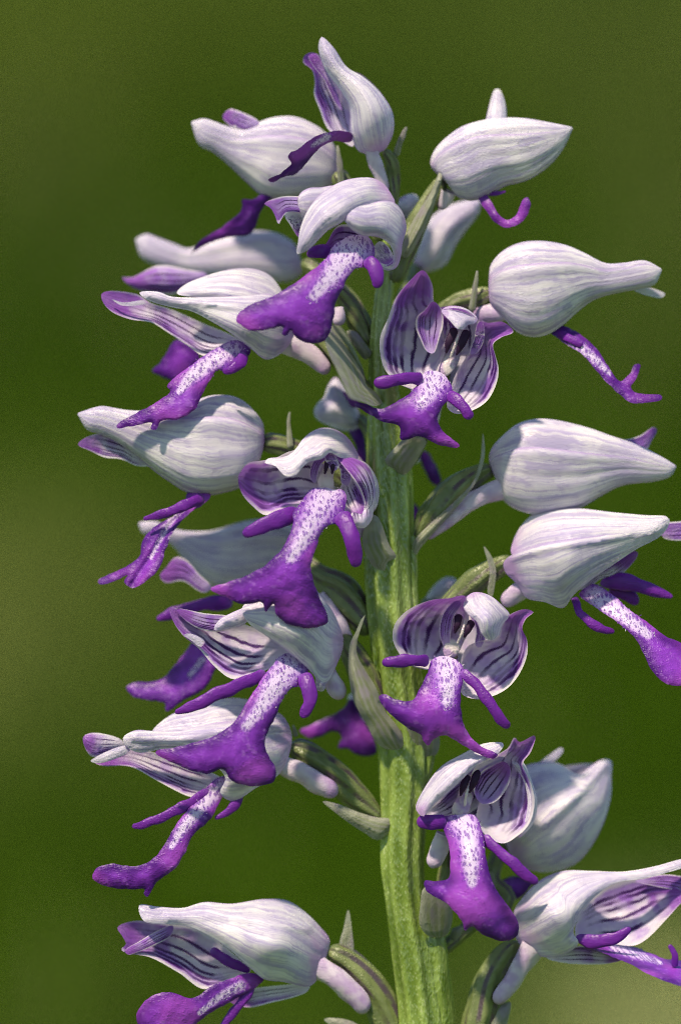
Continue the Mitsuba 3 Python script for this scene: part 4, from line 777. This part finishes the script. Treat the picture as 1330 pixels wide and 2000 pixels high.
f.sepal([(1000, 1490), (1018, 1486), (1040, 1530), (1050, 1572), (1038, 1614), (1012, 1638), (1026, 1600), (1030, 1560), (1020, 1520)], [(1005, 1490, 3.4), (1046, 1570, 3.0), (1020, 1630, 3.8)], dome=0.5, axis=(1015, 1638, 1008, 1487))
f.sepal([(842, 1580), (900, 1515), (960, 1478), (1005, 1490), (1020, 1560), (990, 1625), (930, 1635), (870, 1602)], -0.2, dome=-0.6, axis=(910, 1630, 985, 1480), inner=True)
f.column((898, 1602, 3.6, 16), (900, 1584, 3.8, 20), (908, 1562, 3.4, 17), (920, 1524, 2.6, 20), (924, 1510, 2.6, 12))
f.anther((899, 1556, 4.0, 1.6), (905, 1536, 4.2, 6.56), (914, 1514, 3.8, 7))
f.anther((916, 1550, 4.0, 1.6), (925, 1528, 4.2, 7.38), (934, 1504, 3.8, 8))
f.column((907, 1576, 4.4, 3.5), (911, 1552, 4.7, 3), (918, 1530, 4.4, 2))
f.lip([(858, 1600), (891, 1592), (927, 1594), (943, 1630), (952, 1692), (969, 1737), (1000, 1781), (1013, 1810), (1008, 1831), (980, 1839), (944, 1827), (921, 1811), (908, 1820), (903, 1802), (870, 1765), (834, 1742), (829, 1722), (850, 1722), (875, 1716), (879, 1684), (875, 1644), (864, 1618)],
      [(895, 1597, 4.0), (905, 1660, 6.0), (910, 1730, 6.8), (835, 1732, 5.2), (1005, 1822, 5.6), (940, 1790, 7.0)], white=[(905, 1602, 20), (918, 1650, 17), (920, 1700, 18), (922, 1725, 14)], puff=0.5)
f.arm((872, 1608, 4.2, 14), (850, 1606, 4.4, 14), (828, 1606, 4.4, 13), (814, 1605, 4.2, 11))
f.arm((940, 1636, 5.0, 12), (972, 1660, 5.6, 11), (1005, 1690, 6.0, 13), (1032, 1714, 6.0, 12), (1050, 1726, 5.8, 8))
f.spur((868, 1630, 2.6, 18), (854, 1668, 2.4, 17), (842, 1696, 2.4, 16))
f.ovary((885, 1600, 1.4, 16), (880, 1680, 0.6, 18), (866, 1760, 0.4, 18), (850, 1820, 0.4, 14))
bract([(828, 1735), (855, 1732), (878, 1758), (884, 1792), (872, 1828), (838, 1830), (820, 1808), (821, 1768)], [(832, 1738, 2.6), (880, 1770, 1.4), (850, 1828, 1.5)], axis=(852, 1830, 845, 1734), dome=0.3)
bract([(880, 1858), (882, 1816), (905, 1812), (896, 1838)], -1, axis=(880, 1858, 900, 1812), dome=0.3)
bract([(952, 1704), (962, 1706), (968, 1735), (962, 1760), (952, 1740)], -2.5, axis=(955, 1706, 962, 1758))

f = Flower('lowest right flower with an open grey-white hood showing lined petals, cut by the frame edge')
f.sepal([(1067, 1872), (1100, 1856), (1130, 1848), (1180, 1856), (1216, 1874), (1190, 1883), (1150, 1885), (1103, 1882)], [(1075, 1870, 1.4), (1210, 1874, 2.2)], dome=-0.4, axis=(1070, 1872, 1215, 1874), inner=True)
f.petal([(1240, 1722), (1262, 1716), (1294, 1709), (1330, 1712), (1372, 1722), (1360, 1745), (1310, 1738), (1270, 1730)], [(1250, 1722, 0.6), (1365, 1730, 1.6)], axis=(1240, 1724, 1370, 1728), inner=True)
f.sepal([(1126, 1800), (1150, 1762), (1195, 1728), (1254, 1716), (1298, 1726), (1335, 1742), (1360, 1740), (1335, 1760), (1302, 1796), (1262, 1836), (1238, 1848), (1198, 1845), (1127, 1836)],
        [(1128, 1820, 1.2), (1250, 1718, 0.2), (1350, 1742, 1.8), (1250, 1842, 2.0), (1200, 1790, 0.2)], dome=-0.9, axis=(1118, 1830, 1355, 1742), inner=True)
f.sepal([(1006, 1830), (1003, 1783), (1023, 1751), (1055, 1720), (1099, 1702), (1159, 1702), (1218, 1703), (1278, 1693), (1330, 1679), (1356, 1676), (1350, 1688), (1290, 1709), (1254, 1717), (1199, 1727), (1159, 1755), (1131, 1791), (1120, 1823), (1130, 1842), (1110, 1862), (1067, 1871), (1031, 1860)],
        [(1004, 1810, 0.4), (1099, 1703, 1.0), (1350, 1682, 2.4), (1160, 1750, 3.8), (1122, 1830, 4.0), (1050, 1865, 1.6), (1080, 1790, 4.2)], dome=1.2, axis=(1005, 1830, 1356, 1678))
f.arm((1124, 1832, 3.6, 9), (1160, 1842, 3.8, 13), (1200, 1834, 4.0, 12), (1232, 1814, 4.0, 8))
f.lip([(1150, 1850), (1195, 1842), (1246, 1854), (1302, 1874), (1330, 1878), (1376, 1884), (1378, 1930), (1330, 1927), (1282, 1911), (1230, 1884), (1178, 1863)], [(1160, 1850, 2.6), (1260, 1880, 4.2), (1370, 1905, 4.8)], white=[(1200, 1852, 7), (1250, 1868, 9), (1290, 1882, 7)], puff=0.4, h=4)
f.arm((1316, 1890, 4.4, 7), (1319, 1872, 4.6, 7), (1313, 1856, 4.6, 6), (1307, 1846, 4.6, 4))
f.spur((1040, 1850, 1.4, 24), (1018, 1885, 1.4, 22), (992, 1930, 1.4, 20), (966, 1960, 1.4, 16))
f.ovary((1014, 1842, 0.2, 16), (985, 1872, 0.2, 26), (958, 1915, 0.2, 30), (938, 1985, 0.2, 32), (920, 2080, 0, 26), (880, 2160, 0, 14))
bract([(967, 1972), (997, 1958), (991, 2000), (975, 2050), (950, 2080), (952, 2000)], 0.6, axis=(955, 2080, 995, 1958), dome=0.3)

f = Flower('lowest left flower with a long grey-white hood, lined petals and a rounded purple lip at the frame bottom')
f.sepal([(448, 1956), (489, 1934), (543, 1926), (606, 1924), (600, 1938), (583, 1946), (529, 1960), (484, 1969)], [(450, 1955, 1.2), (600, 1930, 0.6)], dome=-0.3, axis=(606, 1928, 448, 1958), inner=True)
f.sepal([(229, 1813), (259, 1800), (331, 1806), (376, 1812), (420, 1835), (456, 1864), (490, 1898), (453, 1912), (398, 1933), (349, 1901), (290, 1870), (248, 1863), (236, 1855), (246, 1846), (238, 1828)],
        [(230, 1815, 2.8), (400, 1928, 2.2), (376, 1815, 0.6), (485, 1896, 0.4)], dome=-1.2, axis=(490, 1900, 230, 1816), inner=True)
f.petal([(244, 1858), (275, 1838), (313, 1816), (338, 1809), (334, 1828), (300, 1848), (266, 1862), (250, 1866)], [(248, 1860, 3.4), (335, 1812, 2.2)], axis=(338, 1815, 246, 1862), inner=True, th=0.3)
f.arm((412, 1855, 2.0, 8), (440, 1874, 2.2, 11), (470, 1890, 2.2, 9), (488, 1898, 2.0, 6))
f.sepal([(272, 1769), (310, 1772), (358, 1774), (398, 1763), (452, 1766), (516, 1757), (561, 1760), (597, 1783), (624, 1810), (644, 1837), (640, 1858), (628, 1900), (606, 1927), (552, 1919), (516, 1914), (493, 1896), (453, 1860), (417, 1834), (376, 1813), (331, 1806), (281, 1800)],
        [(272, 1775, 3.4), (400, 1768, 2.6), (540, 1759, 0.8), (643, 1845, 0.2), (610, 1925, 1.6), (500, 1895, 3.6), (400, 1815, 3.8), (540, 1840, 4.0)], dome=1.1, axis=(642, 1850, 272, 1780), groove=([(330, 1790), (440, 1790), (600, 1815)], 9, 0.3))
f.lip([(491, 1902), (516, 1914), (508, 1924), (453, 1956), (410, 1980), (378, 2005), (349, 2030), (290, 2025), (266, 1992), (272, 1970), (299, 1946), (331, 1939), (376, 1950), (412, 1928), (453, 1911)], [(500, 1908, 2.4), (430, 1950, 3.4), (330, 1970, 4.4), (275, 1990, 4.2)], white=[(470, 1926, 7), (430, 1948, 8), (390, 1980, 7)], puff=0.45)
f.arm((494, 1926, 2.0, 9), (474, 1955, 2.4, 10), (450, 1985, 2.6, 9), (430, 2015, 2.6, 7))
f.spur((590, 1870, 0.8, 24), (618, 1890, 1.0, 26), (655, 1912, 1.2, 24), (692, 1946, 1.2, 24), (715, 1980, 1.2, 18))
f.ovary((640, 1855, 0, 18), (675, 1878, -0.2, 26), (715, 1920, -0.2, 32), (752, 1985, -0.2, 32), (785, 2080, -0.1, 22), (810, 2140, 0, 12))
bract([(680, 1778), (687, 1815), (688, 1862), (664, 1850), (671, 1815)], [(680, 1778, -0.4), (676, 1855, -0.2)], axis=(676, 1858, 680, 1778))
bract([(632, 1992), (660, 1990), (696, 2000), (740, 2040), (720, 2060), (670, 2020)], 0.4, axis=(740, 2050, 632, 1992), dome=0.3)
